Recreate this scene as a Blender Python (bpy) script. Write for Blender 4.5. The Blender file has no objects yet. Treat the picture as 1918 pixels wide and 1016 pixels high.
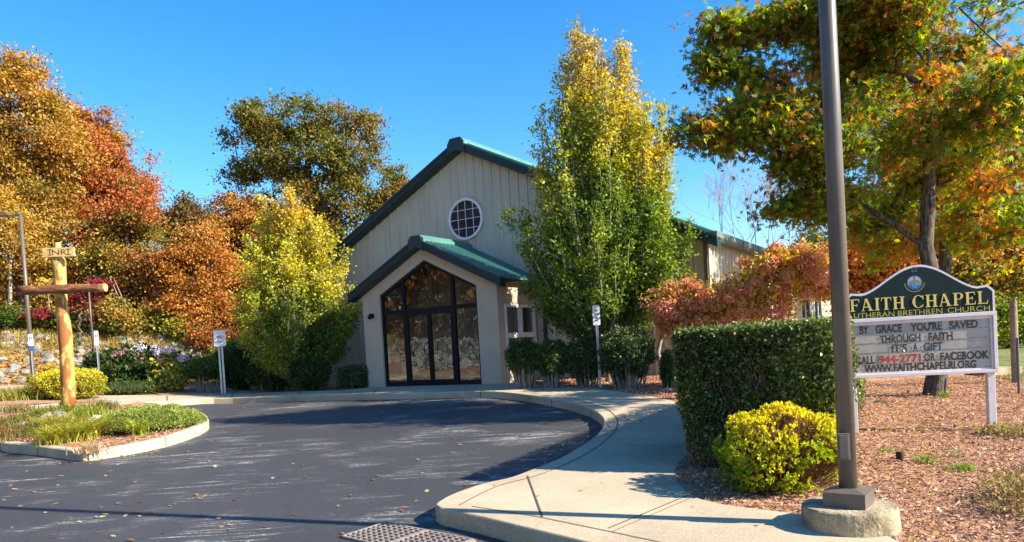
import bpy, bmesh, math, random
import numpy as np
from mathutils import Vector, Matrix
random.seed(7); RS = np.random.RandomState(11)
S = bpy.context.scene; C = S.collection
# ---------------------------------------------------------------- camera
F_PX, CX, CY = 1385.2, 959.0, 690.7
PITCH, ROLL, EYE = -0.032, 0.058, 1.65
cp, sp_, cr, sr = math.cos(PITCH), math.sin(PITCH), math.cos(ROLL), math.sin(ROLL)
cam = bpy.data.cameras.new('camera'); co = bpy.data.objects.new('camera', cam); C.objects.link(co)
cam.sensor_width = 36; cam.lens = F_PX / 1918 * 36
cam.shift_y = (CY - 508) / 1918
R = Vector((cr, sr * sp_, -sr * cp)); U = Vector((sr, -cr * sp_, cr * cp)); B = R.cross(U)
m = Matrix.Identity(4)
for i in range(3): m[i][0], m[i][1], m[i][2] = R[i], U[i], B[i]
m[0][3], m[1][3], m[2][3] = 0, 0, EYE
co.matrix_world = m
cam.clip_end = 3000; S.camera = co
# ---------------------------------------------------------------- light
SUN_EL = math.radians(31.5); sd = Vector((.94, -.34, 0)).normalized()
SUN = Vector((sd.x * math.cos(SUN_EL), sd.y * math.cos(SUN_EL), math.sin(SUN_EL)))
W = bpy.data.worlds.new('World'); S.world = W; W.use_nodes = True
nt = W.node_tree; bg = nt.nodes['Background']
sky = nt.nodes.new('ShaderNodeTexSky'); sky.sky_type = 'NISHITA'; sky.sun_disc = False
sky.sun_elevation = SUN_EL; sky.sun_rotation = math.atan2(sd.x, sd.y)
sky.altitude = 0; sky.air_density = 1.0; sky.dust_density = .25; sky.ozone_density = 3.5
hs = nt.nodes.new('ShaderNodeHueSaturation'); hs.inputs['Saturation'].default_value = 1.34
nt.links.new(sky.outputs[0], hs.inputs['Color']); nt.links.new(hs.outputs[0], bg.inputs[0])
bg.inputs[1].default_value = .11
sl = bpy.data.lights.new('sun', 'SUN'); so = bpy.data.objects.new('sun', sl); C.objects.link(so)
sl.energy = 5.0; sl.angle = math.radians(.55); sl.color = (1, .90, .72)
so.rotation_euler = SUN.to_track_quat('Z', 'Y').to_euler(); so.location = SUN * 60
S.view_settings.view_transform = 'Standard'; S.view_settings.look = 'None'
S.view_settings.exposure = 1.4; S.view_settings.gamma = 1
# ---------------------------------------------------------------- geometry helpers
def sstep(x): x = max(0., min(1., x)); return x * x * (3 - 2 * x)
BANK = [(-27, -40), (-26, 8), (-24.5, 22), (-21.5, 28.5), (-14, 31.5), (-9, 34), (0, 44), (40, 75), (90, 120)]
def bank_dist(x, y):                       # + beyond the toe line (left/back side)
    best = 1e9; s = -1
    for (x0, y0), (x1, y1) in zip(BANK, BANK[1:]):
        dx, dy = x1 - x0, y1 - y0; t = max(0, min(1, ((x - x0) * dx + (y - y0) * dy) / (dx * dx + dy * dy)))
        qx, qy = x - x0 - dx * t, y - y0 - dy * t; d = math.hypot(qx, qy)
        if d < best: best = d; s = 1 if (dx * qy - dy * qx) > 0 else -1
    return s * best
def tilt(x, y):
    return .033 * (min(y, 19.) - 5) + .055 * max(0., min(-8 - x, 18)) * sstep((y - 12) / 6)
def ground_z(x, y):
    z = tilt(x, y)
    d = bank_dist(x, y)
    if d > -1: z += 1.9 * sstep((d + .2) / 5.) + min(max(d, 0), 40) * .05
    r2 = ((x + 8.9) ** 2 + (y - 15.3) ** 2) / 2.3 ** 2
    if r2 < 1: z += .36 * (1 - r2) ** 2 * (3 - 2 * (1 - r2)) if False else .36 * (1 - r2) ** 1.5
    if x > 9: z -= .10 * min(x - 9, 12) * sstep((16 - y) / 6)
    return z
def ray(px, py):
    uu, vv = (px - CX) / F_PX, (CY - py) / F_PX
    u = uu * cr + vv * sr; v = -uu * sr + vv * cr
    Y = cp - sp_ * v; Z = sp_ + cp * v
    return u / Y, Z / Y
def pt(px, py, Y):
    a, z = ray(px, py); return Vector((a * Y, Y, EYE + z * Y))
def at(px, py, off=0., far=120):
    a, z = ray(px, py); g = lambda d: EYE + z * d - ground_z(a * d, d) - off
    d = 1.
    while g(d) > 0 and d < far: d += .25
    lo, hi = d - .25, d
    for _ in range(24):
        mi = (lo + hi) / 2
        if g(mi) > 0: lo = mi
        else: hi = mi
    return Vector((a * lo, lo, EYE + z * lo))
class MB:
    def __init__(s): s.v = []; s.f = []; s.c = []
    def add(s, vs, fs, col=None):
        n = len(s.v); s.v += [tuple(p) for p in vs]; s.f += [tuple(i + n for i in q) for q in fs]
        s.c += [col or (1, 1, 1)] * len(vs)
    def box(s, c, sz, M=None, col=None):
        x, y, z = [k / 2 for k in sz]
        vs = [Vector(p) for p in ((-x,-y,-z),(x,-y,-z),(x,y,-z),(-x,y,-z),(-x,-y,z),(x,-y,z),(x,y,z),(-x,y,z))]
        if M is not None: vs = [M @ p for p in vs]
        s.add([Vector(c) + p for p in vs], [(3,2,1,0),(4,5,6,7),(0,1,5,4),(1,2,6,5),(2,3,7,6),(3,0,4,7)], col)
    def tube(s, path, rad, n=8, cap=True, col=None, jit=0.):
        path = [Vector(p) for p in path]
        if not isinstance(rad, (list, tuple)): rad = [rad] * len(path)
        rings = []; ref = None
        for i, p in enumerate(path):
            d = (path[min(i + 1, len(path) - 1)] - path[max(i - 1, 0)]).normalized()
            if ref is None: ref = Vector((0, 1, 0)) if abs(d.y) < .9 else Vector((1, 0, 0))
            a = d.cross(ref).normalized(); b = d.cross(a); ref = -b if False else ref
            rings.append([p + (a * math.cos(t) + b * math.sin(t)) * rad[i] * (1 + random.uniform(-jit, jit)) for t in [2 * math.pi * k / n for k in range(n)]])
        vs = [q for r in rings for q in r]
        fs = [(i * n + k, i * n + (k + 1) % n, (i + 1) * n + (k + 1) % n, (i + 1) * n + k) for i in range(len(path) - 1) for k in range(n)]
        if cap: fs += [tuple(range(n))[::-1], tuple((len(path) - 1) * n + k for k in range(n))]
        s.add(vs, fs, col)
    def prism(s, poly, fn, w0, w1, col=None):      # poly in (a,b); fn(a,b,w)->world
        n = len(poly)
        s.add([fn(a, b, w0) for a, b in poly] + [fn(a, b, w1) for a, b in poly],
              [tuple(range(n))[::-1], tuple(range(n, 2 * n))] + [(i, (i + 1) % n, n + (i + 1) % n, n + i) for i in range(n)], col)
    def build(s, name, mat, parent=None, org=None, bevel=0, smooth=False, fix=True):
        me = bpy.data.meshes.new(name)
        if org is None: org = ORG.get(parent.name, Vector()) if parent else Vector()
        me.from_pydata([tuple(Vector(p) - org) for p in s.v], [], s.f); me.materials.append(mat)
        ca = me.color_attributes.new('Col', 'FLOAT_COLOR', 'POINT')
        ca.data.foreach_set('color', np.array([(*c, 1) for c in s.c], 'f').ravel())
        if fix or bevel:
            bm = bmesh.new(); bm.from_mesh(me)
            bmesh.ops.recalc_face_normals(bm, faces=bm.faces)
            if bevel:
                es = [e for e in bm.edges if len(e.link_faces) == 2 and e.calc_face_angle(0) > .5]
                bmesh.ops.bevel(bm, geom=es, offset=bevel, segments=2, affect='EDGES', profile=.6, clamp_overlap=True)
            bm.to_mesh(me); bm.free()
        if smooth: me.polygons.foreach_set('use_smooth', [True] * len(me.polygons))
        return link(name, me, parent, org)
ORG = {}
def link(name, me, parent, org):
    o = bpy.data.objects.new(name, me); C.objects.link(o)
    if parent: o.parent = parent
    else: o.location = org
    ORG[o.name] = Vector(org)
    return o
def tag(o, label=None, cat=None, group=None, kind=None):
    if label: o['label'] = label
    if cat: o['category'] = cat
    if group: o['group'] = group
    if kind: o['kind'] = kind
    return o
def thing(name, loc, label, cat, group=None):
    o = bpy.data.objects.new(name, None); C.objects.link(o); o.location = loc; o.empty_display_size = .2
    ORG[o.name] = Vector(loc); return tag(o, label, cat, group)
def copy_tree(o, parent=None):
    c = o.copy(); C.objects.link(c)
    if parent: c.parent = parent
    for ch in o.children: copy_tree(ch, c)
    return c
def np_mesh(name, V, Fa, mat, parent=None, org=None, col=None):
    """V (n,3) world coords, Fa (m,4) quads, col (n,3)"""
    if org is None: org = ORG[parent.name] if parent else Vector()
    me = bpy.data.meshes.new(name); n = len(V); k = Fa.shape[1]
    me.vertices.add(n); me.vertices.foreach_set('co', (V - np.array(org)).astype('f').ravel())
    me.loops.add(Fa.size); me.loops.foreach_set('vertex_index', Fa.astype('i').ravel())
    me.polygons.add(len(Fa)); me.polygons.foreach_set('loop_start', np.arange(0, Fa.size, k, dtype='i'))
    if col is not None:
        ca = me.color_attributes.new('Col', 'FLOAT_COLOR', 'POINT')
        ca.data.foreach_set('color', np.concatenate([col, np.ones((n, 1))], 1).astype('f').ravel())
    me.materials.append(mat); me.update(calc_edges=True); me.validate()
    return link(name, me, parent, org)
# ---------------------------------------------------------------- material helpers
def mat(name, rough=.8, col=(.5,.5,.5), spec=.3, metal=0):
    M = bpy.data.materials.new(name); M.use_nodes = True
    b = M.node_tree.nodes['Principled BSDF']; b.inputs['Base Color'].default_value = (*col, 1)
    b.inputs['Roughness'].default_value = rough; b.inputs['Specular IOR Level'].default_value = spec
    b.inputs['Metallic'].default_value = metal
    return M, M.node_tree, b
def N(nt, t, **k):
    n = nt.nodes.new(t)
    for a, v in k.items():
        if a in n.inputs: n.inputs[a].default_value = v
        else: setattr(n, a, v)
    return n
def noise(nt, scale, detail=4, rough=.6, vec=None, dist=0):
    n = N(nt, 'ShaderNodeTexNoise', Scale=scale, Detail=detail, Roughness=rough, Distortion=dist)
    if vec is None:
        vec = N(nt, 'ShaderNodeNewGeometry').outputs['Position']
    nt.links.new(vec, n.inputs['Vector']); return n.outputs['Fac']
def ramp(nt, fac, stops, interp='LINEAR'):
    r = nt.nodes.new('ShaderNodeValToRGB'); r.color_ramp.interpolation = interp
    e = r.color_ramp.elements
    while len(e) < len(stops): e.new(.5)
    for el, (p, c) in zip(e, stops):
        el.position = p; el.color = (*c, 1) if len(c) == 3 else c
    nt.links.new(fac, r.inputs[0]); return r.outputs[0]
def mixc(nt, fac, a, b, mode='MIX'):
    x = nt.nodes.new('ShaderNodeMix'); x.data_type = 'RGBA'; x.blend_type = mode
    for s, v in ((0, fac), (6, a), (7, b)):
        if hasattr(v, 'links') or hasattr(v, 'is_linked'): nt.links.new(v, x.inputs[s])
        elif s == 0: x.inputs[0].default_value = v
        else: x.inputs[s].default_value = (*v, 1)
    return x.outputs[2]
def bump(nt, b, h, strength=.5, dist=.02):
    n = N(nt, 'ShaderNodeBump', Strength=strength, Distance=dist)
    nt.links.new(h, n.inputs['Height']); nt.links.new(n.outputs[0], b.inputs['Normal'])
g3 = lambda v: (v, v, v)
def noisy(name, stops, scale=3, rough=.8, bs=30, bstr=.3, bdist=.01, spec=.3, detail=6, fine=None):
    M, t, b = mat(name, rough, spec=spec)
    c = ramp(t, noise(t, scale, detail), stops)
    if fine: c = mixc(t, .6, c, ramp(t, noise(t, fine, 3), [(.3, g3(.55)), (.7, g3(1.4))]), 'MULTIPLY')
    t.links.new(c, b.inputs['Base Color'])
    if bstr: bump(t, b, noise(t, bs, 4), bstr, bdist)
    return M
def plain(name, col, rough=.6, spec=.3, metal=0, var=.12, scale=6):
    M, t, b = mat(name, rough, col, spec, metal)
    lo = tuple(c * (1 - var) for c in col); hi = tuple(min(1, c * (1 + var)) for c in col)
    t.links.new(ramp(t, noise(t, scale, 5), [(.3, lo), (.7, hi)]), b.inputs['Base Color']); return M
def leafmat(name, transl=.35, rough=.55, spec=.25):
    M, t, b = mat(name, rough, spec=spec)
    a = N(t, 'ShaderNodeAttribute', attribute_name='Col')
    t.links.new(a.outputs['Color'], b.inputs['Base Color'])
    tr = N(t, 'ShaderNodeBsdfTranslucent'); hv = N(t, 'ShaderNodeHueSaturation', Saturation=1.15, Value=1.25)
    t.links.new(a.outputs['Color'], hv.inputs['Color']); t.links.new(hv.outputs[0], tr.inputs['Color'])
    mx = N(t, 'ShaderNodeMixShader'); mx.inputs[0].default_value = transl
    t.links.new(b.outputs[0], mx.inputs[1]); t.links.new(tr.outputs[0], mx.inputs[2])
    t.links.new(mx.outputs[0], t.nodes['Material Output'].inputs['Surface']); return M
def attrmat(name, rough=.8, spec=.2, amt=.5, scale=20):
    M, t, b = mat(name, rough, spec=spec); a = N(t, 'ShaderNodeAttribute', attribute_name='Col')
    c = mixc(t, amt, a.outputs['Color'], ramp(t, noise(t, scale, 5), [(.3, g3(.5)), (.7, g3(1.4))]), 'MULTIPLY')
    t.links.new(c, b.inputs['Base Color']); return M
LEAF = leafmat('leaf'); PETAL = leafmat('petal', .25, .8); NEEDLE = leafmat('evergreen_leaf', .15, .38, .5); HEDGEL = leafmat('hedge_leaf', .3, .32, .6)
BARK, t, b = mat('bark', .95, spec=.15); geo = N(t, 'ShaderNodeNewGeometry').outputs['Position']; mp = N(t, 'ShaderNodeMapping'); mp.inputs['Scale'].default_value = (16, 16, 4); t.links.new(geo, mp.inputs[0]); bn = noise(t, 1.3, 6, .75, mp.outputs[0], .4)
t.links.new(ramp(t, bn, [(.36, (.025, .02, .016)), (.5, (.11, .09, .075)), (.66, (.26, .22, .18))]), b.inputs['Base Color']); bump(t, b, bn, 1., .05)
GBARK = noisy('pale_bark', [(.3, (.16, .14, .12)), (.7, (.36, .32, .27))], 8, .9, 50, .5, .01)
CONC = noisy('concrete', [(.25, (.29, .23, .16)), (.48, (.43, .35, .245)), (.75, (.53, .445, .32))], .9, .9, 90, .35, .004, fine=60)
CONC2 = noisy('kerb_concrete', [(.25, (.33, .285, .21)), (.5, (.44, .38, .285)), (.8, (.52, .455, .35))], 2.5, .9, 60, .4, .006, fine=45)
FOOTC = noisy('footing_concrete', [(.3, (.16, .13, .085)), (.5, (.36, .29, .185)), (.75, (.48, .40, .28))], 5, .95, 30, .9, .02, fine=60)
DARKJ = plain('joint_dirt', (.09, .075, .06), .95)
# asphalt with worn scuffs
ASPH, t, b = mat('asphalt', .62, spec=.35)
geo = N(t, 'ShaderNodeNewGeometry').outputs['Position']
mp = N(t, 'ShaderNodeMapping'); mp.inputs['Rotation'].default_value = (0, 0, math.radians(-62)); mp.inputs['Scale'].default_value = (.25, 3.0, 1)
t.links.new(geo, mp.inputs[0])
st1 = noise(t, 1.1, 5, .65, mp.outputs[0], .7)
st2 = noise(t, .55, 3, .5, geo)
rid = N(t, 'ShaderNodeMath', operation='SUBTRACT'); rid.inputs[1].default_value = .5; t.links.new(st1, rid.inputs[0])
ab = N(t, 'ShaderNodeMath', operation='ABSOLUTE'); t.links.new(rid.outputs[0], ab.inputs[0])
line = ramp(t, ab.outputs[0], [(0, g3(1)), (.026, g3(0))])
patch = ramp(t, st2, [(.52, g3(0)), (.60, g3(1))])
fine = mixc(t, 1., ramp(t, noise(t, 34, 4, .85), [(.48, g3(0)), (.55, g3(1))]), ramp(t, noise(t, 9, 4, .7), [(.38, g3(.1)), (.55, g3(1))]), 'MULTIPLY')
mp2 = N(t, 'ShaderNodeMapping'); mp2.inputs['Rotation'].default_value = (0, 0, math.radians(-48)); mp2.inputs['Scale'].default_value = (.28, 4.2, 1); mp2.inputs['Location'].default_value = (7, 3, 0); t.links.new(geo, mp2.inputs[0])
r2 = N(t, 'ShaderNodeMath', operation='SUBTRACT'); r2.inputs[1].default_value = .5; t.links.new(noise(t, .8, 4, .6, mp2.outputs[0], .5), r2.inputs[0]); a2 = N(t, 'ShaderNodeMath', operation='ABSOLUTE'); t.links.new(r2.outputs[0], a2.inputs[0])
line2 = mixc(t, 1., ramp(t, a2.outputs[0], [(0, g3(.9)), (.012, g3(0))]), ramp(t, noise(t, .7, 3), [(.5, g3(0)), (.6, g3(1))]), 'MULTIPLY')
mk = mixc(t, 1., mixc(t, 1., line, patch, 'MULTIPLY'), line2, 'ADD')
wide = ramp(t, noise(t, 1.0, 5, .6, mp.outputs[0], .9), [(.67, g3(0)), (.74, g3(.9))])
mk2 = mixc(t, 1., mixc(t, 1., mk, wide, 'ADD'), mixc(t, .85, g3(1), fine), 'MULTIPLY')
basec = ramp(t, noise(t, 130, 2, .8), [(.3, (.019, .020, .023)), (.52, (.042, .044, .050)), (.72, (.14, .138, .138))])
basec = mixc(t, .55, basec, ramp(t, noise(t, 30, 5, .85), [(.35, g3(.7)), (.65, g3(1.3))]), 'MULTIPLY')
basec = mixc(t, .8, basec, ramp(t, noise(t, .35, 4), [(.3, g3(.85)), (.7, g3(1.2))]), 'MULTIPLY')
t.links.new(mixc(t, mk2, basec, (.62, .60, .56)), b.inputs['Base Color']); bump(t, b, noise(t, 110, 3), .5, .006)
MULCH = noisy('bark_mulch', [(.3, (.2, .09, .05)), (.5, (.40, .21, .125)), (.72, (.56, .36, .24))], 9, .95, 25, .9, .03, fine=38)
SOIL = noisy('leaf_litter', [(.25, (.12, .06, .025)), (.45, (.34, .17, .06)), (.62, (.42, .26, .1)), (.8, (.2, .2, .07))], 1.6, .95, 12, .8, .05, fine=14)
LAWN = noisy('lawn_grass', [(.3, (.08, .12, .03)), (.5, (.15, .20, .05)), (.65, (.34, .26, .10))], 2, .9, 60, .8, .03, fine=40)
STUCCO = noisy('stucco', [(.3, (.47, .385, .29)), (.7, (.54, .44, .34))], 2, .92, 180, .5, .004)
def streaked(name, stops, rough):
    M, t, b = mat(name, rough, spec=.35); geo = N(t, 'ShaderNodeNewGeometry').outputs['Position']; mp = N(t, 'ShaderNodeMapping'); mp.inputs['Scale'].default_value = (7, 7, .35); t.links.new(geo, mp.inputs[0])
    c = mixc(t, .55, ramp(t, noise(t, .8, 5), stops), ramp(t, noise(t, 1.4, 6, .7, mp.outputs[0]), [(.3, (.72, .70, .66)), (.5, g3(1)), (.75, g3(1.12))]), 'MULTIPLY'); t.links.new(c, b.inputs['Base Color']); bump(t, b, noise(t, 2.5, 3), .12, .01); return M
PANEL = streaked('ribbed_metal_siding', [(.3, (.46, .43, .35)), (.7, (.52, .485, .40))], .5) if True else noisy('ribbed_metal_siding', [(.3, (.44, .41, .335)), (.7, (.50, .465, .385))], .8, .5, 3, .05, .004, spec=.4)
GREEN = noisy('green_roof_metal', [(.3, (.065, .18, .155)), (.7, (.09, .24, .205))], 1.5, .42, 3, .03, .003, spec=.6)
FASC = noisy('dark_green_trim', [(.3, (.006, .034, .042)), (.7, (.010, .048, .056))], 2, .5, 3, .02, .003, spec=.5)
BRONZE = plain('dark_bronze_frame', (.010, .011, .014), .6, .2)
WHITE = plain('white_frame', (.72, .72, .74), .45, .4, var=.05)
POLEM = plain('bronze_paint', (.115, .095, .08), .42, .5, var=.15)
GALV = plain('galvanised_steel', (.42, .43, .45), .4, .6, .6)
WPAINT = plain('aged_white_paint', (.66, .60, .62), .6, .3, var=.09, scale=9)
INNER = plain('interior_plaster', (.5, .5, .5), .9)
def glass(name, tint=.62, refl=.11):
    M, t, b = mat(name); t.nodes.remove(b)
    tr = N(t, 'ShaderNodeBsdfTransparent', Color=(tint, tint, tint * .98, 1)); gl = N(t, 'ShaderNodeBsdfGlossy', Roughness=.015, Color=(.9, .92, .95, 1))
    lw = N(t, 'ShaderNodeLayerWeight', Blend=.3); mr = N(t, 'ShaderNodeMapRange'); mr.inputs[3].default_value = refl; mr.inputs[4].default_value = .95
    t.links.new(lw.outputs['Fresnel'], mr.inputs[0])
    w = N(t, 'ShaderNodeBump', Strength=.07, Distance=.04); t.links.new(noise(t, 2.2, 2), w.inputs['Height']); t.links.new(w.outputs[0], gl.inputs['Normal'])
    mx = N(t, 'ShaderNodeMixShader'); t.links.new(mr.outputs[0], mx.inputs[0]); t.links.new(tr.outputs[0], mx.inputs[1]); t.links.new(gl.outputs[0], mx.inputs[2])
    t.links.new(mx.outputs[0], t.nodes['Material Output'].inputs['Surface']); return M
GLASS = glass('window_glass')
# ---------------------------------------------------------------- ground and paving
def sheet(name, poly, off, matl, kind='structure', step=1., bumpy=0, parent=None, thick=0, bevel=0, label=None):
    bm = bmesh.new(); vs = [bm.verts.new((p[0], p[1], 0)) for p in poly]
    f = bm.faces.new(vs)
    if f.normal.z < 0 or True: bm.normal_update()
    if bm.faces[:][0].normal.z < 0: bmesh.ops.reverse_faces(bm, faces=bm.faces[:])
    if thick:
        rr = bmesh.ops.extrude_face_region(bm, geom=bm.faces[:])
        dn = [v for v in rr['geom'] if isinstance(v, bmesh.types.BMVert)]
        top = [v for v in bm.verts if v not in set(dn)]
        for v in top: v.co.z = -thick
        bmesh.ops.recalc_face_normals(bm, faces=bm.faces)
        if bevel:
            es = [e for e in bm.edges if all(v.co.z > -1e-4 for v in e.verts) and len(e.link_faces) == 2 and e.calc_face_angle(0) > .8]
            bmesh.ops.bevel(bm, geom=es, offset=bevel, segments=3, affect='EDGES', profile=.5, clamp_overlap=True)
    xs = [p[0] for p in poly]; ys = [p[1] for p in poly]
    for lo, hi, ax in ((min(xs), max(xs), 0), (min(ys), max(ys), 1)):
        k = math.floor(lo / step) * step + step
        while k < hi:
            c = [0, 0, 0]; n = [0, 0, 0]; c[ax] = k; n[ax] = 1
            bmesh.ops.bisect_plane(bm, geom=bm.verts[:] + bm.edges[:] + bm.faces[:], dist=1e-5, plane_co=c, plane_no=n); k += step
    bmesh.ops.triangulate(bm, faces=[f for f in bm.faces if len(f.verts) > 4])
    for v in bm.verts:
        z = ground_z(v.co.x, v.co.y) + off + v.co.z
        if bumpy: z += bumpy * (math.sin(v.co.x * 3.1 + v.co.y) * math.sin(v.co.y * 2.7 - v.co.x * .6) + .6 * math.sin(v.co.x * 7.3) * math.sin(v.co.y * 6.1) + random.uniform(-.4, .4))
        v.co.z = z
    me = bpy.data.meshes.new(name); bm.to_mesh(me); bm.free(); me.materials.append(matl)
    o = bpy.data.objects.new(name, me); C.objects.link(o); o['kind'] = kind
    return o
def spline(ps, n=6):
    out = []
    for i in range(len(ps) - 1):
        p0, p1, p2, p3 = ps[max(i - 1, 0)], ps[i], ps[i + 1], ps[min(i + 2, len(ps) - 1)]
        for k in range(n):
            t = k / n
            out.append(tuple(.5 * ((2 * b) + (c - a) * t + (2 * a - 5 * b + 4 * c - d) * t * t + (-a + 3 * b - 3 * c + d) * t ** 3) for a, b, c, d in zip(p0, p1, p2, p3)))
    return out + [tuple(ps[-1])]
KH = .16
def gp(l, off): return [tuple(at(x, y, off)[:2]) for x, y in l]
# kerb line of the main pavement: nose first, clockwise round to the far left
kerb_far = gp([(817, 942), (838, 929), (871, 916), (909, 904), (958, 893), (1003, 876), (1048, 858), (1085, 837), (1115, 816), (1129, 798), (1128, 781), (1108, 767), (1074, 756), (1033, 747), (965, 737), (900, 733), (760, 736), (640, 739), (560, 741), (400, 746), (313, 751), (206, 758)], KH)
kerb_far = spline(kerb_far, 4) + gp([(100, 762), (0, 766), (-300, 776)], KH)
kerb_near = gp([(815, 945), (824, 951), (860, 959), (900, 967), (992, 989), (1104, 1016), (1350, 1075), (1700, 1160)], KH)
walk_in_r = gp([(1720, 1030), (1640, 992), (1530, 966), (1450, 956), (1360, 945), (1313, 934), (1290, 922), (1272, 903), (1265, 882), (1275, 865), (1293, 850), (1300, 830), (1292, 800), (1286, 775), (1266, 752), (1225, 743), (1166, 734), (1118, 727), (1050, 725), (1012, 721)], KH)
# the building frame
YAW = .547; bc, bs = math.cos(YAW), math.sin(YAW); BZ = .614
def BF(t, l, h): return Vector((-.289 + t * bc + l * bs, 19.92 - t * bs + l * bc, BZ + h))
porchR, porchL = BF(.0, .3, 0), BF(-4.81, .3, 0)
walk_in_l = [tuple(porchR[:2]), tuple(porchL[:2])] + gp([(640, 732), (569, 733), (480, 736.5), (400, 738), (313, 740), (189, 740), (110, 729), (0, 721), (-300, 716)], KH)
walk = kerb_far[::-1][3:] + kerb_near + walk_in_r + walk_in_l[:-3]
# west part: walkway splits round a mulch bed
far3 = kerb_far[::-1][:4]
asph_edge = kerb_far
lot = [kerb_far[0]] + kerb_far[1:] + [(-34, 12), (-34, -8), (8, -8)] + kerb_near[::-1]
def inside(x, y, poly):
    r = False; j = len(poly) - 1
    for i in range(len(poly)):
        if (poly[i][1] > y) != (poly[j][1] > y) and x < (poly[j][0] - poly[i][0]) * (y - poly[i][1]) / (poly[j][1] - poly[i][1]) + poly[i][0]: r = not r
        j = i
    return r
wk = sheet('pavement', walk, KH, CONC, step=1., thick=.3, bevel=.022)
asph_poly = [(-34, -8), (8, -8), (6.5, 3.5)] + walk_in_r[1:5] + walk_in_r[8:] + [tuple(BF(0, .1, 0)[:2]), tuple(BF(-4.81, .1, 0)[:2])] + walk_in_l[2:8] + [tuple(kerb_far[-2]), tuple(kerb_far[-1]), (-34, 12)]
# keep asphalt a little inside the pavement's far edge
def toward(p, q, d): v = Vector((q[0] - p[0], q[1] - p[1])); v.normalize(); return (p[0] + v.x * d, p[1] + v.y * d)
asph_in = []
for p in asph_poly: asph_in.append(p if p[0] < -15 or p[1] < 4 else toward(p, (-2, 11), .35))
sheet('parking_lot', asph_in, 0, ASPH, step=1.)
# ground sheet (leaf litter), low under the lot
def smooth_axis(a, b_, fine, lo, hi, coarse):
    out = []; x = a
    while x < b_: out.append(x); x += fine if lo <= x <= hi else coarse
    return out + [b_]
gx = [-900, -500, -250, -150, -90] + smooth_axis(-60, 60, .7, -30, 14, 3) + [90, 150, 250, 500, 900]
gy = [-300, -100, -50] + smooth_axis(-30, 100, .7, -2, 44, 3) + [140, 200, 300, 500, 1200]
vs = []
for y in gy:
    for x in gx:
        low = inside(x, y, asph_in)
        vs.append((x, y, ground_z(x, y) + (-.25 if low else .115)))
nx = len(gx); fs = [(j * nx + i, j * nx + i + 1, (j + 1) * nx + i + 1, (j + 1) * nx + i) for j in range(len(gy) - 1) for i in range(nx - 1)]
g = MB(); g.add(vs, fs); tag(g.build('ground', SOIL, fix=False, smooth=True), kind='structure')
# beds
bedr = walk_in_r[:] + [tuple(BF(0, .5, 0)[:2]), tuple(BF(.05, 2.0, 0)[:2]), tuple(BF(5.0, 2.0, 0)[:2]), tuple(BF(5.3, 2.0, 0)[:2]), tuple(BF(5.3, 12, 0)[:2]), (16, 19), (13.0, 12), (9.5, 8.0), (8.6, 5), (8, 1.5)]
sheet('mulch_bed', [toward(p, (4.5, 11), -.06) if i < len(walk_in_r) else p for i, p in enumerate(bedr)], .142, MULCH, step=.35, bumpy=.012)
bedl = [tuple(BF(-4.9, .4, 0)[:2])] + walk_in_l[2:7] + gp([(175, 715), (220, 702), (330, 700), (440, 700)], KH) + [tuple(BF(-9.7, 2.0, 0)[:2]), tuple(BF(-4.9, 2.0, 0)[:2])]
sheet('mulch_bed', bedl, .142, MULCH, step=.5, bumpy=.012)
west = gp([(206, 757), (100, 761), (0, 765), (-300, 775)], KH) + gp([(-300, 722), (0, 727), (100, 734), (180, 742), (206, 750)], KH)
west_out = gp([(206, 758), (100, 762), (0, 766), (-300, 776)], KH)
# kerb and walkway strip of the west bed: slab under it
westslab = west_out + gp([(-300, 712), (0, 716), (110, 724), (189, 738)], KH)
sheet('pavement', westslab, KH - .004, CONC, step=1., thick=.3, bevel=.02)
wb = gp([(190, 754), (100, 757), (0, 760), (-300, 769)], KH) + gp([(-300, 735), (0, 736), (90, 740), (160, 746), (200, 751)], KH)
sheet('mulch_bed', wb, KH + .012, MULCH, step=.4, bumpy=.006)
# pavement joints
def strip(mb, a, b_, w, z, n=12):
    a, b_ = Vector((a[0], a[1], 0)), Vector((b_[0], b_[1], 0)); d = (b_ - a).normalized(); nn = Vector((-d.y, d.x, 0)) * w / 2
    vs = []
    for i in range(n + 1):
        p = a.lerp(b_, i / n); zz = ground_z(p.x, p.y) + z
        vs += [(p.x - nn.x, p.y - nn.y, zz), (p.x + nn.x, p.y + nn.y, zz)]
    mb.add(vs, [(2 * i, 2 * i + 2, 2 * i + 3, 2 * i + 1) for i in range(n)])
j = MB()
JL = [((988, 892), (1016, 969), .018), ((1140, 990), (1290, 928), .014), ((1148, 996), (1300, 931), .008), ((1178, 835), (1285, 836), .012), ((1165, 780), (1262, 768), .012), ((1100, 748), (1180, 738), .012)]
for a, b_, w in JL: strip(j, at(*a, KH), at(*b_, KH), w, KH + .004)
kj = gp([(860, 947), (930, 912), (1000, 893), (1060, 870), (1112, 842), (1146, 815), (1157, 797), (1152, 779), (1128, 763), (1088, 751), (1040, 742), (970, 733)], KH); kj = spline(kj, 4)
for a, b_ in zip(kj, kj[1:]): strip(j, a, b_, .014, KH + .0045, 1)
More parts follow.
